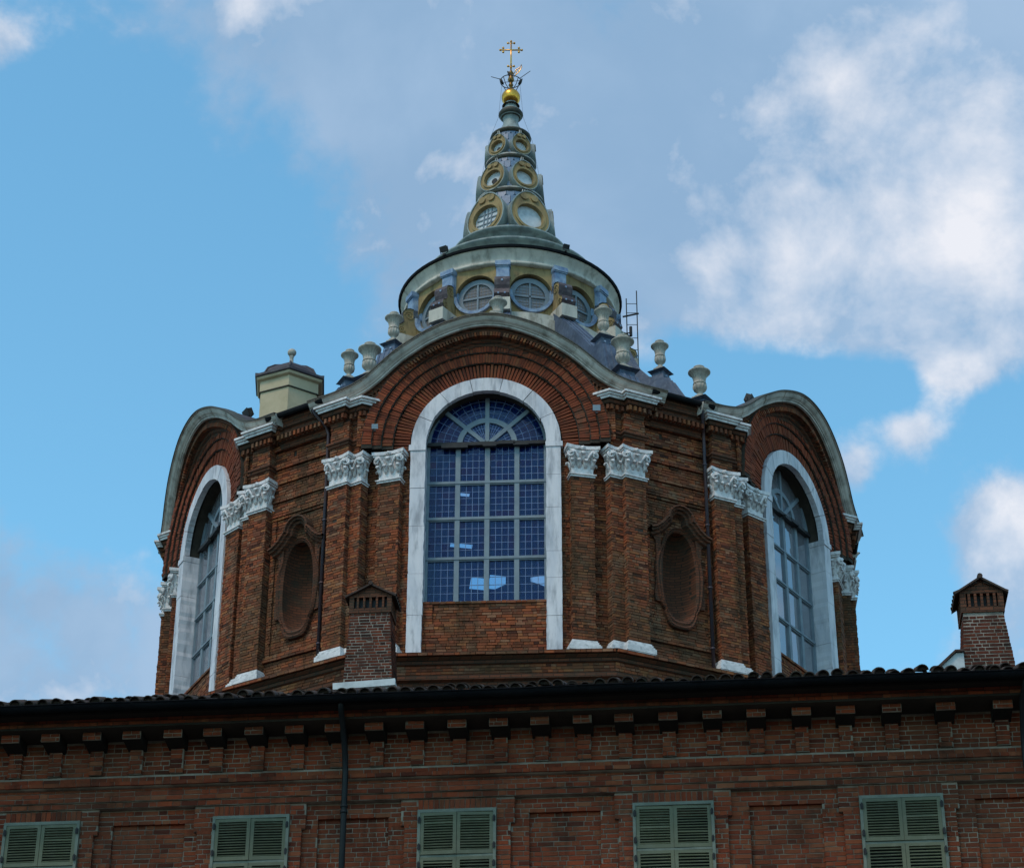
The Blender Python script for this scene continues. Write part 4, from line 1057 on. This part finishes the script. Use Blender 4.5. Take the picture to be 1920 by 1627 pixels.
# --- urns on the ribs
def urn_mesh():
    body = MB(); fl = lambda a, z: 1+(.06*cos(16*a) if .46 < z < .80 else (.08*cos(12*a) if .24 < z < .43 else 0))
    body.lathe([(.0, .0), (.17, .0), (.17, .05), (.10, .08), (.075, .14), (.085, .18), (.14, .22), (.175, .27), (.19, .34), (.18, .41), (.155, .435), (.19, .445), (.185, .46), (.165, .475), (.165, .56), (.185, .66), (.225, .74), (.28, .79), (.315, .815), (.315, .84), (.2, .855)], 64, mod=fl)
    lid = MB(); lid.lathe([(.26, .845), (.22, .885), (.15, .90), (.14, .94), (.165, .965), (.16, .995), (.10, 1.03), (0, 1.04)], 28)
    foot = MB(); foot.box(-.18, .18, -.18, .18, -.05, .012)
    return body.mesh('bowl', 'urn_stone', True), lid.mesh('lid', 'urn_stone', True), foot.mesh('foot', 'urn_stone')
UB, UL, UF = urn_mesh()
URNS = [(0, 5.8, 'in', 'small stone urn directly below the spire, behind the middle gable'), (0, 7.02, 'out', 'stone urn lid just peeping over the crest of the middle gable'),
        (1, 5.8, 'in', 'small stone urn against the yellow lantern, right of the middle gable crest'), (1, 7.02, 'out', 'large stone urn on the right slope of the middle gable'),
        (2, 5.8, 'in', 'small stone urn on blue plinth against the sky, right of the antenna mast'), (2, 7.02, 'out', 'large stone urn nearest the right gable, standing clear against sky'),
        (-1, 5.8, 'in', 'small stone urn at the left foot of the yellow lantern'), (-1, 7.02, 'out', 'large stone urn half hidden by the left slope of the middle gable'),
        (-2, 5.8, 'in', 'small stone urn against the sky, nearest the cream turret')]
for k, r, size, lab in URNS:
    a = TH+k*pi/6; r, zz = URN[k % 2][0 if size == 'in' else 1]
    sc = .98 if size == 'in' else 1.06; sw = .86 if size == 'in' else 1.06
    u = thing('stone_urn', lab, 'urn', (r*sin(a), -r*cos(a), zz+.03), a, 'stone urns on the roof ribs')
    for nm, me in (('bowl', UB), ('lid', UL), ('foot', UF)): put(nm, me, u, scale=(sw, sw, sc))

# --- cream turret on the left shoulder
tx, ty = -6.36, -5.0; TZ = -.86
tur = thing('roof_turret', 'cream plastered hexagonal turret with leaded cap and stone ball, left shoulder', 'turret', (tx, ty, TZ), R(4))
def hexprof(mb, prof): mb.lathe(prof, 6)
mb = MB(); hexprof(mb, [(.93, 30.2), (.93, 33.02), (.96, 33.03), (.96, 33.38), (1.0, 33.42)]); build('wall', mb, 'ochre_pale', tur)
mb = MB(); hexprof(mb, [(.93, 33.0), (.975, 33.005), (.975, 33.035), (.96, 33.04)]); build('string_moulding', mb, 'bronze_dark', tur)
mb = MB(); hexprof(mb, [(.96, 33.36), (1.06, 33.40), (1.10, 33.50), (1.08, 33.54), (.98, 33.56)]); build('eaves', mb, 'ochre_pale', tur)
mb = MB(); hexprof(mb, [(1.09, 33.47), (1.14, 33.50), (1.14, 33.57), (.86, 33.64), (.84, 33.70), (.74, 33.90), (.52, 34.06), (.25, 34.16), (.08, 34.2)]); build('cap_roof', mb, 'roof_lead', tur)
for i in range(6):
    sm = MB(); sm.tube([(0, -r, z) for r, z in [(1.13, 33.58), (.87, 33.65), (.85, 33.71), (.75, 33.91), (.53, 34.07), (.25, 34.17)]], .028, 5); build('cap_seam', sm, 'roof_lead', tur, rot=(0, 0, i*pi/3))
mb = MB(); mb.lathe([(.13, 34.15), (.09, 34.24), (.06, 34.32), (.055, 34.5), (.075, 34.53), (.05, 34.55)]+[(.13*sin(pi*(i+2)/16), 34.67-.12*cos(pi*(i+2)/16)) for i in range(15)], 18); build('ball_finial', mb, 'urn_stone', tur, True)

# --- antenna mast, lamps
am = thing('antenna_mast', 'thin twin pole antenna mast with rungs beside the yellow lantern', 'antenna', (3.95, 0.6, 35.75))
mb = MB(); mb.tube([(-.17, 0, 0), (-.17, 0, 3.55)], .018, 6); mb.tube([(.17, 0, 0), (.17, 0, 3.85)], .018, 6); build('pole', mb, 'iron', am)
mb = MB()
for z in (1.6, 2.05, 2.55, 3.0, 3.35): mb.tube([(-.17, 0, z), (.17, 0, z)], .011, 5)
mb.tube([(-.3, 0, 2.85), (.22, -.05, 2.95)], .03, 6); mb.tube([(-.05, -.03, 2.1), (-.05, -.03, 2.45)], .05, 8); mb.tube([(-.3, 0, 2.2), (-.05, 0, 2.25)], .02, 5)
build('rung', mb, 'iron', am)
def lamp(loc, rz, lab, tilt=R(25), sc=1.0, matn='iron'):
    t = thing('floodlight', lab, 'floodlight', loc, rz, 'floodlights on the chapel')
    h = MB(); h.box(-.15*sc, .15*sc, -.09*sc, .07*sc, -.11*sc, .11*sc); h.box(-.165*sc, .165*sc, -.11*sc, -.085*sc, -.125*sc, .125*sc)
    build('lamp_head', h, matn, t, loc=(0, 0, .24*sc), rot=(tilt, 0, 0))
    b = MB(); b.tube([(-.17*sc, 0, .24*sc), (-.17*sc, 0, .06*sc), (0, 0, .0), (.17*sc, 0, .06*sc), (.17*sc, 0, .24*sc)], .016*sc, 6); b.box(-.05*sc, .05*sc, -.05*sc, .05*sc, -.06*sc, .02*sc); build('bracket', b, 'iron', t)
def onbay(k, t, n, z):
    a = TH+k*pi/3; x, y = chapel_pt(a, t, n); return (x, y, z)
lamp(onbay(1, -1.12, 8.9, 31.56), R(70), 'black floodlight on top of the right gable')
lamp(onbay(-1, 1.05, 8.9, 31.60), R(-60), 'black floodlight on top of the left gable')
lamp((-2.05, -2.98, 38.62), R(-30), 'black floodlight on left edge of the lantern cornice', sc=.75)
lamp((1.72, -3.2, 38.62), R(25), 'small floodlight on right edge of the lantern cornice', sc=.6)
lamp(onbay(0, 2.92, 9.92, 28.95), R(0), 'grey floodlight by the cornice right of the middle arch', sc=.6, matn='lamp_grey')
lamp(onbay(0, -2.9, 9.92, 28.6), R(0), 'small grey floodlight by the cornice left of the middle arch', sc=.5, matn='lamp_grey')

# ================================================================== PALACE
PA = R(-6); SUNK = .004
pal = thing('brick_palace', 'long dark red brick palace front with green shutters, bracketed eaves and tiled roof', 'palace', (0, -28, 0), PA)
PX0, PX1 = -11.5, 11.5
SH = [(-7.96, -6.74), (-4.62, -3.41), (-1.40, -.18), (1.92, 3.16), (5.36, 6.62)]
STRIP = [(-8.3, -6.46), (-4.93, -3.16), (-1.67, .10), (1.64, 3.43), (5.05, 6.86), (8.4, 10.2)]
PANEL = [(-6.24, -5.09), (-2.98, -1.87), (.32, 1.42), (3.70, 4.80), (7.10, 8.2)]
ZS1, ZS0 = 11.75, 10.18
def inx(u, L): return any(a <= u <= b for a, b in L)
mb = MB()
mb.add([(PX0, 0.0+.16, -1.6), (PX1, .16, -1.6), (PX1, .16, 12.0), (PX0, .16, 12.0)], [(0, 1, 2, 3)])
plan_pts = [(PX0, 0), (PX1, 0)]
plan_sweep(mb, plan_pts, [(-.16, 11.93), (.035, 11.94), (.035, 12.03), (.075, 12.035), (.075, 12.23), (.14, 12.24), (.19, 12.27), (.19, 12.31), (.14, 12.335), (.115, 12.335), (.115, 12.44), (.077, 12.445), (.077, 13.12), (-.3, 13.14)])
mb.add([(PX0, .16, -1.6), (PX0, 14, -1.6), (PX0, 14, 13), (PX0, .16, 13), (PX1, .16, -1.6), (PX1, 14, -1.6), (PX1, 14, 13), (PX1, .16, 13)], [(0, 1, 2, 3), (4, 5, 6, 7)])
MO = .009
for (a, b) in STRIP:
    mb.box(a+.004, b-.004, MO, .3, 11.525, 11.94); q = [a+.064]+[v for sh in SH if a < sh[0] < b for v in sh]+[b-.064]
    for k in range(0, len(q), 2): mb.box(q[k], q[k+1], MO, .3, 9.9, 11.53)
    if len(q) == 4: mb.box(q[1], q[2], .012, .3, ZS1, 11.6)
for (a, b) in list(zip([PX0]+[q[1] for q in STRIP], [q[0] for q in STRIP]+[PX1])):
    inner = [p for p in PANEL if a < p[0] < b]
    for (c, d, z1) in ([(a-.06, inner[0][0]-.003, 11.93), (inner[0][1]+.003, b+.06, 11.93)] if inner else [(a-.06, b+.06, 11.93)]): mb.box(c, d, .075+MO, .3, 9.9, z1)
    if inner: mb.box(inner[0][0]-.02, inner[0][1]+.02, .135+MO, .3, 9.9, 11.72); mb.box(inner[0][0]-.01, inner[0][1]+.01, .075+MO, .3, 11.706, 11.93)
wall = build('wall', mb, 'mortar_pale', pal)
rec = []
def skip_main(z): return [(a-.004, b+.004) for a, b in SH] if ZS0-.02 < z < ZS1+.17 else []
# projecting window strips, recessed fields, doubly recessed panels
def fieldsegs():
    segs = []
    for (a, b) in STRIP: segs.append((a, b, 0.0))
    for (a, b) in zip(STRIP, STRIP[1:]): segs.append((a[1], b[0], -.075))
    segs.append((PX0, STRIP[0][0], -.075)); segs.append((STRIP[-1][1], PX1, -.075)); return segs
V0 = 10.0
for (a, b, off) in fieldsegs():
    inner = [p for p in PANEL if a < p[0] < b]
    if off == 0:
        # the strip narrows below its "ear"
        courses(rec, a, b, 11.52, 11.93, off, skip_main, h=.064, j=.0135, depth=.15)
        courses(rec, a+.06, b-.06, V0, 11.53, off, skip_main, h=.064, j=.0135, depth=.15, serr=.004)
    elif inner:
        p = inner[0]; sk = lambda z, p=p: [p] if z < 11.70 else []
        courses(rec, a-.06, b+.06, V0, 11.53, off, sk, h=.064, j=.0135, depth=.08); courses(rec, a, b, 11.53, 11.93, off, sk, h=.064, j=.0135, depth=.08)
        courses(rec, p[0]-.02, p[1]+.02, V0, 11.70, off-.06, h=.064, j=.0135, depth=.03)
    else: courses(rec, a, b, V0, 11.93, off, h=.064, j=.0135, depth=.08)
# mouldings
for (z0, z1, o) in ((11.94, 12.03, .045), (12.035, 12.235, .085), (12.335, 12.45, .125)): courses(rec, PX0, PX1, z0, z1, o, h=.066 if z1-z0 > .1 else .075, j=.0115, depth=.05)
courses(rec, PX0, PX1, 12.25, 12.335, .20, h=.062, j=.01, depth=.05)
BR = [-7.86, -7.21, -6.54, -5.90, -5.24, -4.61, -3.95, -3.31, -2.68, -2.05, -1.41, -.75, -.10, .54, 1.20, 1.84, 2.52, 3.20, 3.87, 4.56, 5.23, 5.93, 6.74, 7.60]
BRX = [-10.46, -9.8, -9.16, -8.51]+BR+[8.3, 9.0, 9.7, 10.4]
courses(rec, PX0, PX1, 12.45, 12.99, .085, h=.064, j=.0135, depth=.05)
rad = []
for (a, b) in SH:   # flat arches of standing bricks
    n = 15
    for i in range(n):
        u = a+(b-a)*(i+.5)/n; rec.append((u, -.004-random.uniform(0, .01), ZS1+.085, 0, (b-a)/n-.012, .165, .15))
big = [r for r in rec if -8.6 < r[0] < 8.8 and r[2] > 10.7]
big.sort(key=lambda r: -(r[4]*r[5])*(1.0 if 10.8 < r[2] < 11.9 else .6)+random.uniform(0, .004))
obj_b = big[:300]; ob = set(obj_b)
put('brickwork', brick_mesh('brickwork', [r for r in rec if r not in ob], 'palace_brick'), wall, kind='stuff')
brick_objects(obj_b, 'palace_brick', wall)
# frieze strips and brackets
for i, u in enumerate(BRX):
    mb = MB(); mb.box(u-.10, u+.10, -.150, -.06, 12.45, 12.98); fs = put('frieze_strip', mb.mesh('frieze_strip', 'mortar_pale'), pal)
    rc = []; courses(rc, u-.105, u+.105, 12.45, 12.95, .165, h=.064, j=.0135, depth=.07, serr=.004); put('brickwork', brick_mesh('brickwork', rc, 'palace_brick'), fs, kind='stuff')
    mb = MB(); w = .145
    prof = [(.09, 12.84), (.20, 12.855), (.34, 12.875), (.50, 12.90), (.50, 13.03), (.09, 13.03)]
    n = len(prof); mb.add([(u-w, -o, z) for o, z in prof]+[(u+w, -o, z) for o, z in prof], [tuple(range(n)), tuple(range(n, 2*n))[::-1]]+[(j, n+j, n+(j+1) % n, (j+1) % n) for j in range(n)])
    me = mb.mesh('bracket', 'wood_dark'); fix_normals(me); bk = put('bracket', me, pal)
    rc = []; courses(rc, u-.14, u+.14, 12.90, 13.03, .525, h=.052, j=.012, depth=.03); 
    mb = MB(); mb.box(u-w, u+w, -.528, -.49, 12.90, 13.028); put('bracket_face', mb.mesh('bracket_face', 'mortar_pale'), bk)
    put('brickwork', brick_mesh('brickwork', [(x, y-.012, z, a, L, H, D) for x, y, z, a, L, H, D in rc], 'palace_brick'), bk, kind='stuff')
mb = MB(); plan_sweep(mb, plan_pts, [(.0, 13.03), (.70, 13.03), (.70, 13.18), (.60, 13.2)]); build('eaves_slab', mb, 'shaded_render', pal)
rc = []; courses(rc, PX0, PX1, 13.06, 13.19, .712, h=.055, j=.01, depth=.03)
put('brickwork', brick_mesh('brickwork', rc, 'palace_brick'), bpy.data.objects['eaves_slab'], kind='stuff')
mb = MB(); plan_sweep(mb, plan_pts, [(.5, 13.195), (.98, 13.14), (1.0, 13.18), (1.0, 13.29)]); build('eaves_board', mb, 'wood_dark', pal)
mb = MB()
L = [pi+pi*i/10 for i in range(11)]
XS = [PX0+(PX1-PX0)*i/40 for i in range(41)]; SG = [.006*sin(i*.9)+random.uniform(-.004, .004) for i in range(41)]
mb.ribbon([[(x, -(1.10+.10*cos(t)), 13.235+d+.105*sin(t)) for t in L] for x, d in zip(XS, SG)]); mb.ribbon([[(x, -(1.10+.085*cos(t)), 13.238+d+.09*sin(t)) for t in L] for x, d in zip(XS, SG)])
mb.tube([(x, -1.20, 13.235+d) for x, d in zip(XS, SG)], .013, 6)
for x in XS[1::3]: mb.ribbon([[(x+w, -(1.10+.106*cos(t)), 13.235+.111*sin(t)) for t in L] for w in (-.015, .015)]); build('gutter', mb, 'gutter', pal)
# roof sheet and eaves tiles
SLP = math.atan(.394)
mb = MB(); mb.add([(PX0-.3, -1.02, 13.27), (PX1+.3, -1.02, 13.27), (PX1+.3, 19.5, 13.27+20.52*.394), (PX0-.3, 19.5, 13.27+20.52*.394)], [(0, 1, 2, 3)])
mb.add([(PX0-.3, 19.5, 13.27+20.52*.394), (PX1+.3, 19.5, 13.27+20.52*.394), (PX1+.3, 30, 15), (PX0-.3, 30, 15)], [(0, 1, 2, 3)])
rf = build('roof', mb, 'tile', pal)
tm = MB(); rows = []
for y0, r in ((0, .092), (.5, .075)):
    rows.append([(r*cos(pi*i/8), y0, r*.95*sin(pi*i/8)) for i in range(9)]+[((r-.016)*cos(pi*(8-i)/8), y0, (r-.016)*.95*sin(pi*(8-i)/8)) for i in range(9)])
tm.ribbon(rows); nn = 18
for r_ in (0, 18): tm.add([tm.v[r_+i] for i in range(18)], [(i, i+1, 16-i, 17-i) for i in range(8)])
tm.add([(.08*cos(pi*i/8), .06, .076*sin(pi*i/8)) for i in range(9)], [tuple(range(9))])
TILE = tm.mesh('roof_tile', 'tile'); fix_normals(TILE)
x = -10.0
while x < 10.3:
    for row in (0, 1):
        j = random.uniform(-.05, .05) if row == 0 else random.uniform(-.03, .03)
        put('roof_tile', TILE, rf, (x+random.uniform(-.014, .014), -1.09+row*.42+j, 13.285+row*.42*.394+random.uniform(-.025, .03)), (SLP+random.uniform(-.05, .05), random.uniform(-.10, .10), random.uniform(-.05, .05)), (random.uniform(.97, 1.08), 1, random.uniform(.95, 1.1)))
    x += .213
# rain pipes
def ppipe(u):
    mb = MB(); mb.tube([(u+.03, -1.08, 13.18), (u+.02, -.95, 13.08), (u, -.66, 12.98), (u, -.36, 12.6), (u, -.25, 12.3), (u, -.25, -1.5)], .047, 10)
    for z in (11.75, 11.66): mb.lathe([(.047, z), (.06, z), (.06, z+.045), (.047, z+.045)], 10, org=(u, -.25))
    build('rain_pipe', mb, 'pipe_teal', pal, True)
ppipe(-2.52); ppipe(7.88)
# shutters
def leaf_frame(w, h):
    mb = MB(); b = .055
    mb.box(0, b, -.02, .02, 0, h); mb.box(w-b, w, -.02, .02, 0, h); mb.box(b, w-b, -.02, .02, 0, .06); mb.box(b, w-b, -.02, .02, h-.05, h); return mb.mesh('shutter', 'shutter_green')
SLAT = MB(); SLAT.box(-.5, .5, -.026, .026, -.006, .006); SLAT = SLAT.mesh('slat', 'shutter_green')
HNG = MB(); HNG.box(-.022, .022, -.03, .0, -.035, .035); HNG.tube([(0, -.03, -.05), (0, -.03, .05)], .012, 6); HNG = HNG.mesh('hinge', 'iron')
for (a, b) in SH:
    cs_ = MB(); f = .045
    cs_.box(a, a+f, -.06, .1, ZS0, ZS1); cs_.box(b-f, b, -.06, .1, ZS0, ZS1); cs_.box(a+f, b-f, -.06, .1, ZS1-.05, ZS1); cs_.box(a+f, b-f, -.06, .1, ZS0, ZS0+.05)
    c = build('shutter_casing', cs_, 'shutter_frame', pal)
    vb = MB(); vb.box(a+f, b-f, .08, .1, ZS0+.05, ZS1-.05); build('dark_window', vb, 'iron', c)
    w = (b-a-2*f)/2-.004
    for z0, z1 in ((11.03, ZS1-.053), (ZS0+.053, 10.985)):
        LF = leaf_frame(w, z1-z0)
        for q in (0, 1):
            x0 = a+f+.002+q*(w+.004); s = put('shutter', LF, pal, (x0, -.03+random.uniform(-.006, .006), z0), (random.uniform(-.006, .006), 0, random.uniform(-.03, .03)))
            ns = 13; tl = R(random.uniform(27, 40))
            for i in range(ns): put('slat', SLAT, s, (w/2, .0, .06+(z1-z0-.11)*(i+.5)/ns), (tl+random.uniform(-.07, .07)+(random.random() < .05)*.4, random.uniform(-.008, .008), 0), (w-.11, 1, 1))
            hx = -.015 if q == 0 else w+.015
            for hz in (.12, z1-z0-.12): put('hinge', HNG, s, (hx, -.02, hz))
    if True:
        mr = MB(); mr.box(a+f, b-f, -.035, .05, 10.99, 11.025); build('meeting_rail', mr, 'shutter_frame', c)

# ================================================================== CHIMNEYS
SUNK = .006
def chimney(loc, rz, w0, w1, d, h, zc, label, skirt):
    t = thing('chimney', label, 'chimney', loc, rz, 'brick chimneys on the palace roof')
    mb = MB(); mb.frustum(w0-.012, d-.012, -1.2, w0-.012, d-.012, 0); mb.frustum(w0-.012, d-.012, 0, w1-.012, d*w1/w0-.012, h); s = build('shaft', mb, 'mortar_chimney', t)
    rc = []
    nc = int(h/.077)
    for j in range(-4, nc):
        f = max(j, 0)/nc; w = w0+(w1-w0)*f; dd = d*(w/w0); z = j*.077
        courses(rc, -w/2, w/2, z, z+.06, 0, y=-dd/2, serr=.006, depth=.05, h=.056, j=.018); courses(rc, 0, dd, z, z+.06, 0, x=w/2, y=-dd/2, ang=pi/2, serr=.004, depth=.05, h=.056, j=.018); courses(rc, -dd, 0, z, z+.06, 0, x=-w/2, y=-dd/2, ang=-pi/2, serr=.004, depth=.05, h=.056, j=.018)
    rc.sort(key=lambda r: (abs(r[3]) > .1, r[2] < 0)); brick_objects(rc[:290], 'chimney_brick', s)
    if rc[290:]: put('brickwork', brick_mesh('brickwork', rc[290:], 'chimney_brick'), s, kind='stuff')
    wd = d*w1/w0; cw = w1+.06; cd = wd+.06; z = h
    cap = MB(); cap.box(-cw/2, cw/2, -cd/2, cd/2, z, z+.10); cap.box(-cw/2+.01, cw/2-.01, -cd/2+.01, cd/2-.01, z+.10, z+.12)
    cap.box(-cw/2-.0, cw/2, -cd/2, cd/2, z+.40, z+.44); build('cap', cap, 'courses', t)
    co = MB(); co.box(-cw/2+.12, cw/2-.12, -cd/2+.12, cd/2-.12, z+.10, z+.41); build('flue', co, 'iron', t)
    fin_ = MB(); fin_.box(-.5, .5, -.5, .5, 0, 1); FM = fin_.mesh('cap_pillar', 'courses')
    for sy in (-1, 1):
        for i in range(7):
            xx = -cw/2+.05+(cw-.10)*i/6; ww = .11 if i in (0, 6) else .05; put('cap_pillar', FM, t, (xx+(.005 if i == 0 else -.005 if i == 6 else 0), sy*(cd/2-.06), z+.115), scale=(ww, .11, .29))
    for sx in (-1, 1):
        for i in range(1, 5): put('cap_pillar', FM, t, (sx*(cw/2-.06), -cd/2+.05+(cd-.10)*i/5, z+.115), scale=(.11, .05, .29))
    ga = MB()
    ga.prism([(-cw/2+.02, z+.44), (cw/2-.02, z+.44), (0, z+.44+.25)], -cd/2+.03, cd/2-.03); me = ga.mesh('gable', 'courses'); fix_normals(me); put('gable', me, t)
    for sx in (-1, 1):
        rfm = MB(); e = .10
        x1 = sx*(cw/2+e); zl = z+.44+.25*(1-(cw/2+e)/(cw/2))+.03; zt = z+.44+.25+.05
        rfm.add([(0, -cd/2-.07, zt), (x1, -cd/2-.07, zl), (x1, cd/2+.07, zl), (0, cd/2+.07, zt), (0, -cd/2-.07, zt-.045), (x1, -cd/2-.07, zl-.045), (x1, cd/2+.07, zl-.045), (0, cd/2+.07, zt-.045)], [(0, 1, 2, 3), (4, 5, 6, 7), (0, 1, 5, 4), (1, 2, 6, 5), (2, 3, 7, 6), (3, 0, 4, 7)])
        me = rfm.mesh('roof_slab', 'tile'); fix_normals(me); put('roof_slab', me, t)
        n = 5
        for i in range(n):
            put('roof_tile', TILE, t, (sx*(cw/2+e), -cd/2-.05+(cd+.10)*(i+.5)/n, zl+.0), (R(24)+.0, 0, sx*pi/2), (.85, 1.02, .6))
    rg = MB(); rg.tube([(0, -cd/2-.09, zt), (0, cd/2+.09, zt)], .055, 8); build('ridge_tile', rg, 'tile', t)
    if skirt == 'front':
        sk = MB(); sk.box(-w0/2-.22, w0/2+.10, -d/2-.16, -d/2-.05, -.36, -.20); sk.box(-w0/2-.10, w0/2+.08, -d/2-.06, d/2+.1, -.5, -.21); build('flashing', sk, 'flashing', t, rot=(0, R(-2.5), 0))
    else:
        sk = MB(); sk.prism([(-w0/2-.55, -.12), (-w0/2+.02, -.12), (-w0/2+.02, .26), (-w0/2-.12, .26)], -d/2-.02, d/2); me = sk.mesh('flashing', 'flashing'); fix_normals(me); put('flashing', me, t)
        sk = MB(); sk.prism([(-w0/2-.66, -.16), (-w0/2-.14, .31), (-w0/2+.04, .31), (-w0/2+.04, .27), (-w0/2-.13, .27), (-w0/2-.62, -.2)], -d/2-.08, d/2+.06); me = sk.mesh('flashing_cover', 'tile'); fix_normals(me); put('flashing_cover', me, t)
chimney((-3.24, -12.25, 20.42), R(-6), 1.14, .95, .9, 1.62, 0, 'brick chimney with pillared cap standing before the chapel window, white flashing at its foot', 'front')
chimney((9.33, -20.6, 17.15), R(-6), .98, .78, .95, 1.15, 0, 'brick chimney alone at far right against the sky, pale flashing at its side', 'side')

bpy.context.view_layer.update()
